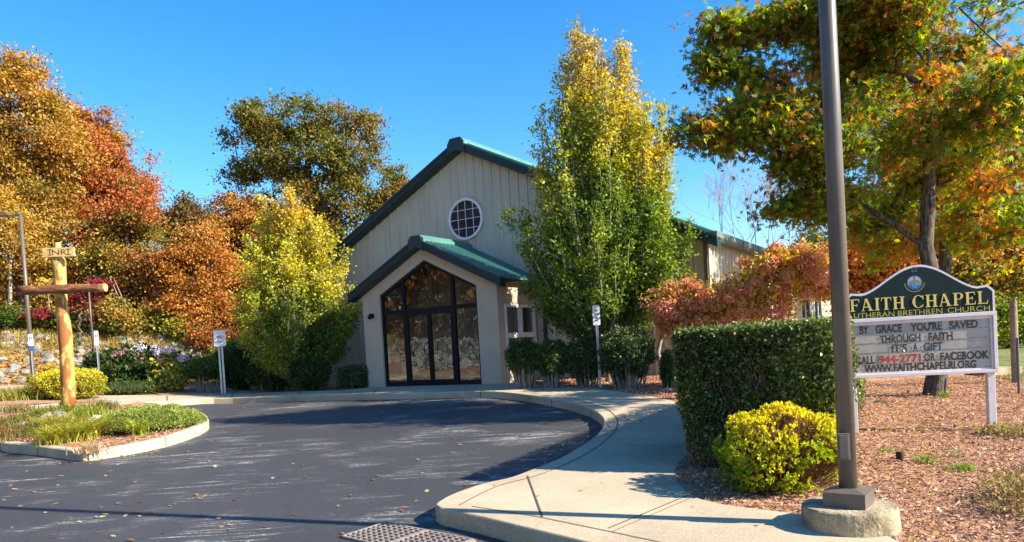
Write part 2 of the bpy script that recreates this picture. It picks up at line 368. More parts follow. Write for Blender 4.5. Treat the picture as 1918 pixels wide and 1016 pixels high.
for px_, py_ in ((1115, 816), (1108, 767), (1003, 876), (909, 904), (900, 733), (1033, 747)):
    a = at(px_, py_, KH); k_ = min(range(len(kerb_far)), key=lambda i: (kerb_far[i][0] - a.x) ** 2 + (kerb_far[i][1] - a.y) ** 2); p0 = kerb_far[k_]; cI = (p0[0] * .55 - 3 * .45, p0[1] * .55 + 12 * .45) ; d_ = Vector((p0[0] + 3, p0[1] - 12)).normalized(); tn = Vector((-d_.y, d_.x)) * .009; z = ground_z(*p0)
    o_ = (p0[0] - d_.x * .006, p0[1] - d_.y * .006); i_ = (p0[0] + d_.x * .2, p0[1] + d_.y * .2)
    j.add([(o_[0] - tn.x, o_[1] - tn.y, z), (o_[0] + tn.x, o_[1] + tn.y, z), (o_[0] + tn.x, o_[1] + tn.y, z + KH - .012), (o_[0] - tn.x, o_[1] - tn.y, z + KH - .012), (i_[0] + tn.x, i_[1] + tn.y, ground_z(*i_) + KH + .0042), (i_[0] - tn.x, i_[1] - tn.y, ground_z(*i_) + KH + .0042)], [(0, 1, 2, 3), (3, 2, 4, 5)])
kj2 = gp([(860, 947), (852, 940), (858, 933)], KH)
kn = gp([(884, 949), (1010, 969), (1160, 1000), (1300, 1030)], KH)
for a, b_ in list(zip(kn, kn[1:])): strip(j, a, b_, .012, KH + .0045, 3)
for a, b_ in (((313, 751), (313, 742)), ((434, 745), (436, 738)), ((560, 741), (563, 734)), ((700, 737), (706, 730))): strip(j, at(*a, KH), at(*b_, KH), .03, KH + .004, 2)
tag(j.build('pavement_joint', DARKJ, fix=False), kind='structure')
# west street on the right: road, verge
road = [(13.2, 6), (14.5, 13), (15.5, 18), (19, 30), (30, 60), (38, 60), (27, 30), (24, 18), (23, 6)]
def grid_strip(name, poly, off, m_, **k): return sheet(name, poly, off, m_, step=1.5, **k)
ROADM = noisy('worn_asphalt', [(.3, (.16, .16, .16)), (.7, (.24, .24, .235))], 2, .9, 60, .3, .005)
grid_strip('road', road, .16, ROADM)
grid_strip('grass_verge', [(9.4, 7.6), (12.9, 12.2), (15.4, 18.2), (18.7, 30), (29, 60), (20, 60), (14, 30), (12.3, 19.5), (9.5, 15.5)], .155, LAWN)
grid_strip('grass_verge', [(24.2, 6), (25, 18), (28, 30), (38.5, 60), (60, 60), (60, 6)], .15, LAWN)
grid_strip('lawn', gp([(160, 712), (470, 716), (600, 712), (560, 690), (200, 690)], .1), .15, LAWN)
# ---------------------------------------------------------------- island with kerb
isl_o = gp([(-420, 812), (-200, 817), (-60, 824), (0, 829), (70, 836), (140, 845)], KH) + gp([(150, 846), (165, 845), (240, 834), (310, 820), (362, 804), (386, 793), (391, 787)], KH)
back = gp([(383, 775), (358, 766), (320, 760)], KH) + gp([(250, 752), (150, 753), (40, 762), (-100, 774), (-260, 790), (-420, 800)], KH)
bpts = spline([isl_o[-1]] + back, 3)
isl = isl_o[:6] + spline(isl_o[6:], 3) + bpts[1:]
def inset(poly, d):
    out = []; n = len(poly); A = sum(poly[i][0] * poly[(i + 1) % n][1] - poly[(i + 1) % n][0] * poly[i][1] for i in range(n)); s = 1 if A > 0 else -1
    for i in range(n):
        a, b_, c = Vector(poly[i - 1]), Vector(poly[i]), Vector(poly[(i + 1) % n])
        d1, d2 = (b_ - a).normalized(), (c - b_).normalized(); n1, n2 = Vector((-d1.y, d1.x)) * s, Vector((-d2.y, d2.x)) * s
        m_ = (n1 + n2); m_.normalize(); k = d / max(.5, m_.dot(n1)); p = b_ + m_ * k; out.append((p.x, p.y))
    return out
kb = MB(); KI = .165; inn = inset(isl, .17); n = len(isl)
for i in range(n):                                     # kerb stones, one gap between each run
    o0, o1, i0, i1 = isl[i], isl[(i + 1) % n], inn[i], inn[(i + 1) % n]
    z0, z1 = ground_z(*o0), ground_z(*o1)
    kb.add([(*o0, z0 - .1), (*o1, z1 - .1), (*o1, z1 + KI - .015), (*o0, z0 + KI - .015), (*toward(o0, i0, .018), z0 + KI), (*toward(o1, i1, .018), z1 + KI), (*i1, z1 + KI), (*i0, z0 + KI), (*i1, z1 - .1), (*i0, z0 - .1)],
           [(0, 1, 2, 3), (3, 2, 5, 4), (4, 5, 6, 7), (7, 6, 8, 9)])
tag(kb.build('island_kerb', CONC2), kind='structure')
jj = MB()
for q in ((14, 829.5), (64, 835), (165, 845), (310, 820)):
    a = at(q[0], q[1], KH); k = min(range(n), key=lambda i: (isl[i][0] - a.x) ** 2 + (isl[i][1] - a.y) ** 2)
    p0, p1 = isl[k], inn[k]; p0o = toward(p0, p1, -.004); z = ground_z(*p0)
    tn = Vector((p1[1] - p0[1], p0[0] - p1[0])).normalized() * .008
    jj.add([(p0o[0] - tn.x, p0o[1] - tn.y, z), (p0o[0] + tn.x, p0o[1] + tn.y, z), (p0o[0] + tn.x, p0o[1] + tn.y, z + KI + .004), (p0o[0] - tn.x, p0o[1] - tn.y, z + KI + .004), (p1[0] + tn.x, p1[1] + tn.y, z + KI + .004), (p1[0] - tn.x, p1[1] - tn.y, z + KI + .004)], [(0, 1, 2, 3), (3, 2, 4, 5)])
tag(jj.build('kerb_joint', DARKJ, fix=False), kind='structure')
sheet('island_bed', inset(isl, .16), .14, MULCH, step=.35, bumpy=.02)
# ---------------------------------------------------------------- the chapel
bo = BF(0, 2.12, 0)
chapel = thing('church_building', bo, 'beige ribbed metal chapel with dark green roof trim, round gable window and glazed entrance porch', 'building')
L0, AT, AH, PP, HR, DEP = 2.12, -2.273, 7.07, .498, 7.39, 44.
EL, ER = AT - HR, AT + HR; EH = AH - HR * PP
def gh(t): return AH - abs(t - AT) * PP
def fb(t, l, h): return BF(t, l, h)
# gable wall as ribbed panels
def ribwall(mb, pts, out, ribw=.055, ribh=.032, pitch=.305, minor=False):
    """pts: list of (pos, ztop) along; handled by caller"""
fw = MB()
ts = [EL]; k = EL + .12
sections = []
while k < ER - .1:
    sections.append(k); k += .305
prof = [(EL, 0)]
for s_ in sections: prof += [(s_ - .045, 0), (s_ - .02, .034), (s_ + .02, .034), (s_ + .045, 0)] + ([(s_ + .105 + q * .1 + w_, .007 if w_ in (.01, .02) else 0) for q in (0, 1) for w_ in (0, .01, .02, .03)] if s_ + .3 < ER - .1 else [])
prof += [(ER, 0)]
# insert apex
prof = sorted(prof + [(AT, 0)] if all(abs(AT - a) > .001 for a, _ in prof) else prof)
vs = []
for a, d in prof: vs += [BF(a, L0 - d, -.15), BF(a, L0 - d, gh(a) + .1)]
fw.add(vs, [(2 * i, 2 * i + 2, 2 * i + 3, 2 * i + 1) for i in range(len(prof) - 1)])
fw.build('gable_wall', PANEL, chapel, fix=False)
sw = MB(); vs = []; prof = [(L0, 0)]; k = L0 + .2
while k < L0 + DEP - .1:
    prof += [(k - .045, 0), (k - .02, .034), (k + .02, .034), (k + .045, 0)]; k += .305
prof += [(L0 + DEP, 0)]
for a, d in prof: vs += [BF(ER + d, a, -.15), BF(ER + d, a, EH + .1)]
sw.add(vs, [(2 * i, 2 * i + 2, 2 * i + 3, 2 * i + 1) for i in range(len(prof) - 1)])
sw.build('side_wall', PANEL, chapel, fix=False)
bwall = MB(); bwall.prism([(EL, -.15), (ER, -.15), (ER, EH), (AT, AH), (EL, EH)], lambda a, b_, w: BF(a, w, b_), L0 + DEP - .2, L0 + DEP); bwall.build('rear_wall', PANEL, chapel)
lw = MB(); lw.box(BF(EL + .1, L0 + DEP / 2, EH / 2 - .05), (.2, DEP - .5, EH), Matrix.Rotation(-YAW, 3, 'Z')); lw.build('side_wall', PANEL, chapel)
# roof slabs with standing ribs
rf = MB()
def slab(mb, a0, a1, h0, h1, l0, l1, th, rib=.6):
    mb.prism([(a0, h0), (a1, h1), (a1, h1 + th), (a0, h0 + th)], lambda a, b_, w: BF(a, w, b_), l0, l1)
    k = l0 + .15; sl_ = (h1 - h0) / (a1 - a0)
    while k < l1:
        mb.prism([(a0, h0 + th), (a1, h1 + th), (a1, h1 + th + .035), (a0, h0 + th + .035)], lambda a, b_, w: BF(a, w, b_), k, k + .05); k += rib
OV = .34
slab(rf, AT, ER + .35, AH + .215, AH + .215 - (HR + .35) * PP, L0 - OV + .02, L0 + DEP + .2, .05)
slab(rf, AT, EL - .35, AH + .215, AH + .215 - (HR + .35) * PP, L0 - OV + .02, L0 + DEP + .2, .05)
roof = rf.build('roof', GREEN, chapel)
rc = MB(); rc.prism([(AT - .30, AH + .08), (AT - .32, AH + .16), (AT - .24, AH + .26), (AT - .17, AH + .33), (AT + .17, AH + .33), (AT + .24, AH + .27), (AT + .30, AH + .20), (AT + .31, AH + .1), (AT, AH + .23)], lambda a, b_, w: BF(a, w, b_), L0 - OV - .02, L0 + DEP + .2)
rc.build('ridge_cap', GREEN, roof)
fa = MB()
for sgn in (-1, 1):
    e = AT + sgn * (HR + .36)
    for (u0, u1, d) in ((0, .25, 0), (.03, .07, .03), (.11, .14, .018), (.19, .26, .035)):
        q = lambda t: AH - abs(t - AT) * PP - .02
        fa.prism([(AT + sgn * .001, q(AT) + u0), (e, q(e) + u0), (e, q(e) + u1), (AT + sgn * .001, q(AT) + u1)], lambda a, b_, w: BF(a, w, b_), L0 - OV - d, L0 - .01 - d * .1)
fa.prism([(AT - .33, AH - .17), (AT - .30, AH + .14), (AT - .2, AH + .31), (AT + .2, AH + .31), (AT + .3, AH + .16), (AT + .31, AH - .17), (AT, AH - .03)], lambda a, b_, w: BF(a, w, b_), L0 - OV - .05, L0 - .03)
fa.build('fascia', FASC, chapel)
gu = MB()
gu.prism([(ER + .08, EH - .02), (ER + .3, EH - .02), (ER + .36, EH + .06), (ER + .36, EH + .2), (ER + .08, EH + .2)], lambda a, b_, w: BF(a, w, b_), L0 - OV, L0 + DEP)
for k in range(24): gu.box(BF(ER + .365, L0 + .5 + k * 1.8, EH + .09), (.02, .05, .2), Matrix.Rotation(-YAW, 3, 'Z'))
GUT = noisy('grey_green_gutter', [(.3, (.09, .12, .1)), (.7, (.17, .2, .17))], 4, .5, 20, .2, .004)
gu.build('gutter', GUT, chapel)
ds = MB(); ds.box(BF(ER - .03, L0 - .07, EH / 2), (.09, .07, EH), Matrix.Rotation(-YAW, 3, 'Z')); ds.build('downspout', plain('brown_downspout', (.12, .085, .06), .5), chapel)
ds = MB(); ds.box(BF(.30, L0 - .07, 1.45), (.09, .08, 2.9), Matrix.Rotation(-YAW, 3, 'Z')); ds.build('downspout', FASC, chapel)
co_ = MB(); co_.box(BF(ER + .01, L0 - .01, EH / 2), (.09, .09, EH), Matrix.Rotation(-YAW, 3, 'Z')); co_.build('corner_trim', PANEL, chapel)
# round window
def ring(mb, c, r0, r1, w0, w1, n=48, a0=0, a1=2 * math.pi, fn=None):
    fn = fn or (lambda a, b_, w: BF(a, w, b_)); full = abs(a1 - a0 - 2 * math.pi) < 1e-6; m_ = n if full else n + 1
    vs = []
    for i in range(m_):
        t = a0 + (a1 - a0) * i / n
        for r, w in ((r0, w0), (r1, w0), (r1, w1), (r0, w1)): vs.append(fn(c[0] + r * math.cos(t), c[1] + r * math.sin(t), w))
    fs = []
    for i in range(n if full else n):
        k = (i + 1) % m_
        for j in range(4): fs.append((4 * i + j, 4 * i + (j + 1) % 4, 4 * k + (j + 1) % 4, 4 * k + j))
    if not full: fs += [(0, 1, 2, 3), tuple(4 * n + q for q in (3, 2, 1, 0))]
    mb.add(vs, fs)
def disc(mb, c, r, w, n=40, fn=None):
    fn = fn or (lambda a, b_, w: BF(a, w, b_))
    mb.add([fn(c[0] + r * math.cos(2 * math.pi * i / n), c[1] + r * math.sin(2 * math.pi * i / n), w) for i in range(n)], [tuple(range(n))])
WC, WR = (-2.262, 4.975), .637
rw = MB(); ring(rw, WC, WR - .075, WR, L0 - .10, L0 - .03); rwin = rw.build('round_window', WHITE, chapel)
mt = MB()
for k in (-.28, 0, .28):
    hh = math.sqrt((WR - .08) ** 2 - k * k)
    mt.prism([(WC[0] + k - .008, WC[1] - hh), (WC[0] + k + .008, WC[1] - hh), (WC[0] + k + .008, WC[1] + hh), (WC[0] + k - .008, WC[1] + hh)], lambda a, b_, w: BF(a, w, b_), L0 - .075, L0 - .06)
    mt.prism([(WC[0] - hh, WC[1] + k - .008), (WC[0] + hh, WC[1] + k - .008), (WC[0] + hh, WC[1] + k + .008), (WC[0] - hh, WC[1] + k + .008)], lambda a, b_, w: BF(a, w, b_), L0 - .078, L0 - .063)
mt.build('muntin', WHITE, rwin)
DGL, t, b = mat('dark_glazing', .03, (.02, .03, .045), .5); b.inputs['IOR'].default_value = 1.45
pn = MB(); disc(pn, WC, WR - .07, L0 - .055); pn.build('pane', DGL, rwin, fix=False)
# porch: front wall with opening, sides, roof
PW, EV, PA = 4.81, 2.75, .503; PC = -PW / 2; PH = EV + PA * PW / 2
def ph(t): return PH - abs(t - PC) * PA
JL_, JR_ = -PW + .667, -.66
IO = .30                                     # opening top below the wall top
def oh(t): return ph(t) - .36
pf = MB(); fnp = lambda a, b_, w: BF(a, w, b_)
pf.prism([(-PW, -.05), (JL_, -.05), (JL_, oh(JL_)), (JL_, ph(JL_) + .08), (-PW, EV + .08)], fnp, 0, .22)
pf.prism([(JR_, -.05), (0, -.05), (0, EV + .08), (JR_, ph(JR_) + .08), (JR_, oh(JR_))], fnp, 0, .22)
pf.prism([(JL_, oh(JL_)), (PC, oh(PC)), (PC, PH + .08), (JL_, ph(JL_) + .08)], fnp, 0, .22)
pf.prism([(PC, oh(PC)), (JR_, oh(JR_)), (JR_, ph(JR_) + .08), (PC, PH + .08)], fnp, 0, .22)
pf.build('porch_front_wall', STUCCO, chapel)
ps = MB()
SW0, SW1, SH0, SH1 = .33, 1.98, .40, 2.16
fns = lambda a, b_, w: BF(w, a, b_)
ps.prism([(.221, -.05), (SW0, -.05), (SW0, EV), (.221, EV)], fns, -.18, 0); ps.prism([(SW1, -.05), (L0, -.05), (L0, EV), (SW1, EV)], fns, -.18, 0)
ps.prism([(SW0, -.05), (SW1, -.05), (SW1, SH0), (SW0, SH0)], fns, -.18, 0); ps.prism([(SW0, SH1), (SW1, SH1), (SW1, EV), (SW0, EV)], fns, -.18, 0)
ps.build('porch_side_wall', STUCCO, chapel)
ps = MB(); ps.prism([(.221, -.05), (L0, -.05), (L0, EV), (.221, EV)], fns, -PW, -PW + .18); ps.build('porch_side_wall', STUCCO, chapel)
# side windows (two, stacked sashes)
mid = (SW0 + SW1) / 2; MH = 1.30
for a0, a1 in ((SW0, mid - .003), (mid + .003, SW1)):
    f = MB()
    for q in ((a0, SH0, a0 + .075, SH1), (a1 - .075, SH0, a1, SH1), (a0 + .075, SH0, a1 - .075, SH0 + .08), (a0 + .075, SH1 - .08, a1 - .075, SH1), (a0 + .075, MH - .07, a1 - .075, MH + .07)):
        f.prism([(q[0], q[1]), (q[2], q[1]), (q[2], q[3]), (q[0], q[3])], fns, -.10, .035)
    win = f.build('window', WHITE, chapel)
    for z0, z1 in ((SH0 + .08, MH - .07), (MH + .07, SH1 - .08)):
        p_ = MB(); p_.add([BF(-.04, a0 + .075, z0), BF(-.04, a1 - .075, z0), BF(-.04, a1 - .075, z1), BF(-.04, a0 + .075, z1)], [(0, 1, 2, 3)]); p_.build('pane', GLASS, win, fix=False)
# interior seen through the glass
it = MB()
it.add([BF(-PW + .2, 5.2, 0), BF(-.2, 5.2, 0), BF(-.2, 5.2, 3.9), BF(-PW + .2, 5.2, 3.9)], [(0, 1, 2, 3)])
it.add([BF(-PW + .2, 5.2, .004), BF(-.2, 5.2, .004), BF(-.2, .25, .004), BF(-PW + .2, .25, .004)], [(0, 1, 2, 3)])
it.box(BF(-3.1, 4.2, 1.2), (.9, .3, 2.4), Matrix.Rotation(-YAW, 3, 'Z')); it.box(BF(-1.2, 4.8, .9), (1.2, .4, 1.8), Matrix.Rotation(-YAW, 3, 'Z'))
it.build('interior_wall', INNER, chapel, fix=False)
# entrance glazing
D0, D1 = .07, .15
M1, M2, DM = JL_ + .86, JR_ - .86, (JL_ + JR_) / 2
TR = 2.13
eg = MB(); fr = lambda q, w0=D0, w1=D1: eg.prism(q, fnp, w0, w1)
rect = lambda a0, b0, a1, b1: [(a0, b0), (a1, b0), (a1, b1), (a0, b1)]
w_ = .075
fr([(JL_, 0), (JL_ + w_, 0), (JL_ + w_, oh(JL_ + w_)), (JL_, oh(JL_))]); fr([(JR_ - w_, 0), (JR_, 0), (JR_, oh(JR_)), (JR_ - w_, oh(JR_ - w_))])
for mm in (M1, M2):
    fr([(mm - .05, 0), (mm + .05, 0), (mm + .05, oh(mm + .05) - .01), (mm - .05, oh(mm - .05) - .01)], D0 - .01, D1 + .01)
fr([(JL_ + w_, TR + .0), (JR_ - w_, TR), (JR_ - w_, TR + .12), (JL_ + w_, TR + .12)], D0 + .004, D1 - .004)
for s_, e in ((JL_, PC), (PC, JR_)):
    fr([(s_, oh(s_) - .1), (e, oh(e) - .1), (e, oh(e) + .004), (s_, oh(s_) + .004)], D0 + .006, D1 - .006)
for a0, a1 in ((JL_ + w_, M1 - .05), (M2 + .05, JR_ - w_)):
    fr(rect(a0, 0, a1, .12), D0 + .004, D1 - .004)
fr(rect(M1 + .05, -.01, M2 - .05, .025), D0 - .02, D1 + .02)
ent = eg.build('entrance_frame', BRONZE, chapel)
def pane(par, poly, w=.11):
    p_ = MB(); p_.add([BF(a, w, b_) for a, b_ in poly], [tuple(range(len(poly)))]); p_.build('pane', GLASS, par, fix=False)
pane(ent, rect(JL_ + w_, .12, M1 - .05, TR)); pane(ent, rect(M2 + .05, .12, JR_ - w_, TR))
pane(ent, [(JL_ + w_, TR + .12), (M1 - .05, TR + .12), (M1 - .05, oh(M1 - .05) - .1), (JL_ + w_, oh(JL_ + w_) - .1)])
pane(ent, [(M2 + .05, TR + .12), (JR_ - w_, TR + .12), (JR_ - w_, oh(JR_ - w_) - .1), (M2 + .05, oh(M2 + .05) - .1)])
pane(ent, [(M1 + .05, TR + .12), (M2 - .05, TR + .12), (M2 - .05, oh(M2 - .05) - .1), (PC, oh(PC) - .1), (M1 + .05, oh(M1 + .05) - .1)])
for a0, a1, hx in ((M1 + .055, DM - .005, DM - .11), (DM + .005, M2 - .055, DM + .11)):
    d = MB()
    for q in ((a0, .03, a0 + .06, TR - .01), (a1 - .06, .03, a1, TR - .01), (a0 + .06, .03, a1 - .06, .17), (a0 + .06, TR - .09, a1 - .06, TR - .01)):
        d.prism(rect(*q), fnp, D0 - .01, D1 - .02)
    door = d.build('door', BRONZE, chapel, bevel=.004)
    p_ = MB(); p_.add([BF(a, .1, b_) for a, b_ in rect(a0 + .06, .17, a1 - .06, TR - .09)], [(0, 1, 2, 3)]); p_.build('pane', GLASS, door, fix=False)
    h = MB(); s_ = -1 if hx < DM else 1
    h.tube([BF(DM + s_ * .04, D0 - .01, 1.25), BF(DM + s_ * .04, D0 - .07, 1.25), BF(DM + s_ * .16, D0 - .07, 1.22), BF(DM + s_ * .16, D0 - .07, .93), BF(DM + s_ * .04, D0 - .07, .9), BF(DM + s_ * .04, D0 - .01, .9)], .014, 8); h.build('handle', BRONZE, door)
# porch roof
pr = MB(); PO = .3
for sg in (-1, 1):
    e = PC + sg * (PW / 2 + .28); h0, h1 = PH + .205, PH + .205 - (PW / 2 + .28) * PA
    pr.prism([(PC, h0), (e, h1), (e, h1 + .045), (PC, h0 + .045)], fnp, -PO + .02, L0)
    k = -PO + .1
    while k < L0 - .04:
        pr.prism([(PC, h0 + .045), (e, h1 + .045), (e, h1 + .08), (PC, h0 + .08)], fnp, k, k + .045); k += .2
proof = pr.build('porch_roof', GREEN, chapel)
pc = MB(); pc.prism([(PC - .27, PH + .07), (PC - .28, PH + .2), (PC - .14, PH + .31), (PC + .14, PH + .31), (PC + .28, PH + .2), (PC + .28, PH + .08), (PC, PH + .2)], fnp, -PO - .01, L0); pc.build('ridge_cap', GREEN, proof)
pfz = MB()
for sg in (-1, 1):
    e = PC + sg * (PW / 2 + .3)
    for (u0, u1, d) in ((0, .24, 0), (.03, .065, .025), (.11, .14, .018), (.19, .25, .03)):
        pfz.prism([(PC + sg * .001, PH - .01 + u0), (e, ph(e) - .01 + u0), (e, ph(e) - .01 + u1), (PC + sg * .001, PH - .01 + u1)], fnp, -PO - d, -.002 - d * .1)
pfz.prism([(PC - .27, PH - .15), (PC - .25, PH + .12), (PC - .17, PH + .28), (PC + .17, PH + .28), (PC + .25, PH + .13), (PC + .26, PH - .15), (PC, PH - .02)], fnp, -PO - .045, -.01)
pfz.build('porch_fascia', FASC, chapel)
pg = MB(); pg.prism([(.03, EV - .0), (.2, EV), (.24, EV + .13), (.03, EV + .13)], fnp, -PO + .03, L0); pg.build('porch_gutter', plain('brown_gutter', (.1, .075, .055), .5), chapel)
wl = MB(); wl.tube([BF(-4.43, -.02, 2.13), BF(-4.43, -.1, 2.15), BF(-4.38, -.2, 2.09)], [.05, .065, .07], 10); wl.box(BF(-4.45, -.015, 2.14), (.13, .03, .13), Matrix.Rotation(-YAW, 3, 'Z'))
wl.build('wall_lamp', BRONZE, chapel)
# side wall windows far down
for l_ in (14.5, 17.6, 24.0):
    f = MB()
    for q in ((l_, .7, l_ + .1, 2.2), (l_ + 2.0, .7, l_ + 2.1, 2.2), (l_ + .95, .8, l_ + 1.05, 2.1), (l_, .6, l_ + 2.1, .7), (l_, 2.2, l_ + 2.1, 2.3)):
        f.prism([(q[0], q[1]), (q[2], q[1]), (q[2], q[3]), (q[0], q[3])], fns, ER + .03, ER + .08)
    w2 = f.build('window', WHITE, chapel); p_ = MB(); p_.add([BF(ER + .05, l_ + .1, .7), BF(ER + .05, l_ + 2.0, .7), BF(ER + .05, l_ + 2.0, 2.2), BF(ER + .05, l_ + .1, 2.2)], [(0, 1, 2, 3)]); p_.build('pane', DGL, w2, fix=False)

# ---------------------------------------------------------------- street lamps
def on(px, py, off=.15): return at(px, py, off)
lp = on(1592, 985, .15); lz = lp.z
lamp = thing('street_lamp', lp, 'tall dark bronze light pole on a round concrete footing at the pavement edge', 'street lamp')
ft = MB(); FR = .335
nrg = 40; rows = [(-.2, 1.), (.02, 1.005), (.08, .995), (.135, .99), (.152, .975), (.158, .95)]
vs = []
for h, s_ in rows:
    for k in range(nrg):
        a = 2 * math.pi * k / nrg; r = FR * s_ * (1 + random.uniform(-.008, .008)); vs.append(lp + Vector((r * math.cos(a), r * math.sin(a), h + random.uniform(-.004, .004))))
fs = [(i * nrg + k, i * nrg + (k + 1) % nrg, (i + 1) * nrg + (k + 1) % nrg, (i + 1) * nrg + k) for i in range(len(rows) - 1) for k in range(nrg)] + [tuple((len(rows) - 1) * nrg + k for k in range(nrg))]
ft.add(vs, fs); ft.build('concrete_footing', FOOTC, lamp, smooth=False)
bcv = MB(); rot = Matrix.Rotation(math.radians(52), 3, 'Z'); bcv.box(lp + Vector((0, 0, .158 + .055)), (.29, .29, .11), rot)
# shallow pyramid top
q = [lp + Vector((0, 0, .268)) + rot @ Vector(p) for p in ((-.152, -.152, 0), (.152, -.152, 0), (.152, .152, 0), (-.152, .152, 0), (-.07, -.07, .022), (.07, -.07, .022), (.07, .07, .022), (-.07, .07, .022))]
bcv.add(q, [(0, 1, 5, 4), (1, 2, 6, 5), (2, 3, 7, 6), (3, 0, 4, 7), (4, 5, 6, 7), (3, 2, 1, 0)]); bcv.build('base_cover', POLEM, lamp)
pl = MB(); pl.tube([lp + Vector((0, 0, .24)), lp + Vector((0, 0, 3.2)), lp + Vector((0, 0, 6.6))], [.064, .060, .052], 28); pole = pl.build('pole', POLEM, lamp, smooth=True)
hc = MB(); r2 = Matrix.Rotation(math.radians(-15), 3, 'Z'); hc.box(lp + r2 @ Vector((-.03, -.062, .60)), (.085, .03, .2), r2); hc.box(lp + r2 @ Vector((-.03, -.08, .60)), (.065, .012, .17), r2); hc.build('handhole_cover', POLEM, lamp, bevel=.006)
ah = MB(); ah.tube([lp + Vector((0, 0, 6.45)), lp + Vector((-.6, 0, 6.55)), lp + Vector((-1., 0, 6.55))], .035, 8); ah.build('arm', POLEM, lamp)
hd = MB(); hd.box(lp + Vector((-1.3, 0, 6.55)), (.6, .32, .12)); hd.build('lamp_head', POLEM, lamp, bevel=.03)
def far_lamp(px, pyb, pyt, Y, r, label, head):
    a = pt(px[0], pyb, Y); a.z = ground_z(a.x, a.y) + .1; T = pt(px[1], pyt, Y)
    t_ = thing('street_lamp', a, label, 'street lamp', 'lamp posts of the car park')
    p_ = MB(); p_.tube([a, Vector((a.x, a.y, T.z))], [r, r * .8], 12); p_.build('pole', POLEM, t_, smooth=True)
    if head:
        p_ = MB(); p_.tube([Vector((a.x, a.y, T.z - .05)), Vector((a.x - .45, a.y, T.z - .03))], .035, 8); p_.build('arm', POLEM, t_)
        p_ = MB(); p_.prism([(-.35, -.04), (-.4, .05), (-1.15, .07), (-1.2, .0), (-1.15, -.04)], lambda x_, z_, w: Vector((a.x + x_, a.y + w, T.z + z_)), -.16, .16); p_.build('lamp_head', POLEM, t_)
        p_ = MB(); p_.tube([Vector((a.x - .1, a.y, T.z + .0)), Vector((a.x - .1, a.y, T.z + .1))], [.05, .07], 8); p_.build('light_sensor', POLEM, t_)
far_lamp((63, 42), 718, 401, 27, .075, 'tall grey lamp post with one flat head behind the log cross', True)
far_lamp((176, 166), 672, 531, 32.5, .045, 'thin distant lamp post seen under the right arm of the log cross', False)

# ---------------------------------------------------------------- text helpers
def text_mesh(mb, s, x0, x1, z0, h, fn, w0, w1=None, bold=.012, col=None):
    cu = bpy.data.curves.new('t', 'FONT'); cu.body = s; cu.offset = bold; cu.resolution_u = 3
    o = bpy.data.objects.new('t', cu); C.objects.link(o); bpy.context.view_layer.update()
    me = bpy.data.meshes.new_from_object(o.evaluated_get(bpy.context.evaluated_depsgraph_get()))
    bpy.data.objects.remove(o); V = np.array([v.co[:] for v in me.vertices]); mn, mx = V.min(0), V.max(0)
    sc = (x1 - x0) / (mx[0] - mn[0])
    vs = [fn(x0 + (v[0] - mn[0]) * sc, z0 + v[1] * h / .73, w0) for v in V]
    mb.add(vs, [tuple(p.vertices) for p in me.polygons], col); bpy.data.meshes.remove(me)
def serif(ch):
    """unit-height serif capitals from boxes: returns (polys, width)"""
    T, t_, s_ = .19, .055, .05
    P = []; R_ = lambda a, b_, c, d: P.append([(a, b_), (c, b_), (c, d), (a, d)])
    def stem(x): R_(x, 0, x + T, 1); P.append([(x - .09, 0), (x + T + .09, 0), (x + T + .09, s_), (x + T, .09), (x, .09), (x - .09, s_)]); P.append([(x - .09, 1 - s_), (x, .91), (x + T, .91), (x + T + .09, 1 - s_), (x + T + .09, 1), (x - .09, 1)])
    def arc(cx, cy, rx, ry, a0, a1, tk, tn, n=16):
        for i in range(n):
            u0, u1 = a0 + (a1 - a0) * i / n, a0 + (a1 - a0) * (i + 1) / n; q = []
            for u in (u0, u1):
                th = tn + (tk - tn) * abs(math.cos(u)) ** 1.5; q.append((cx + rx * math.cos(u), cy + ry * math.sin(u), cx + (rx - th) * math.cos(u), cy + (ry - th * .85) * math.sin(u)))
            P.append([q[0][:2], q[1][:2], q[1][2:], q[0][2:]])
    if ch == 'I': stem(.09); w = .37
    elif ch == 'H': stem(.09); stem(.62); R_(.25, .47, .65, .54); w = .9
    elif ch == 'F': stem(.09); R_(.2, .93, .72, 1); P.append([(.66, .97), (.72, .97), (.74, .72), (.70, .72)]); R_(.2, .47, .55, .54); R_(.51, .38, .56, .63); w = .76
    elif ch == 'E': stem(.09); R_(.2, .93, .72, 1); P.append([(.66, .97), (.72, .97), (.74, .74), (.70, .74)]); R_(.2, .47, .55, .54); R_(.51, .38, .56, .63); R_(.2, 0, .76, .07); P.append([(.68, .03), (.76, .03), (.80, .28), (.76, .28)]); w = .82
    elif ch == 'L': stem(.09); R_(.2, 0, .74, .07); P.append([(.66, .03), (.74, .03), (.78, .3), (.74, .3)]); w = .8
    elif ch == 'T': stem(.32); R_(.04, .93, .80, 1); P.append([(.04, .97), (.10, .97), (.06, .72), (.02, .72)]); P.append([(.74, .97), (.80, .97), (.82, .72), (.78, .72)]); w = .84
    elif ch == 'A':
        P.append([(.34, 1), (.50, 1), (.88, 0), (.67, 0)]); P.append([(.34, 1), (.42, 1), (.17, 0), (.10, 0)]); R_(.2, .28, .7, .35); R_(0, 0, .28, .045); R_(.56, 0, .98, .045); w = .98
    elif ch == 'P': stem(.09); arc(.4, .73, .36, .27, -math.pi / 2, math.pi / 2, .19, .06); R_(.2, .94, .42, 1); R_(.2, .46, .42, .52); w = .8
    elif ch == 'C': arc(.46, .5, .45, .52, math.radians(48), math.radians(312), .2, .055, 26); P.append([(.74, .86), (.80, .98), (.84, .98), (.84, .64), (.80, .64)]); P.append([(.72, .12), (.78, .02), (.84, .28), (.80, .28)]); w = .9
    else: w = .4
    return P, w
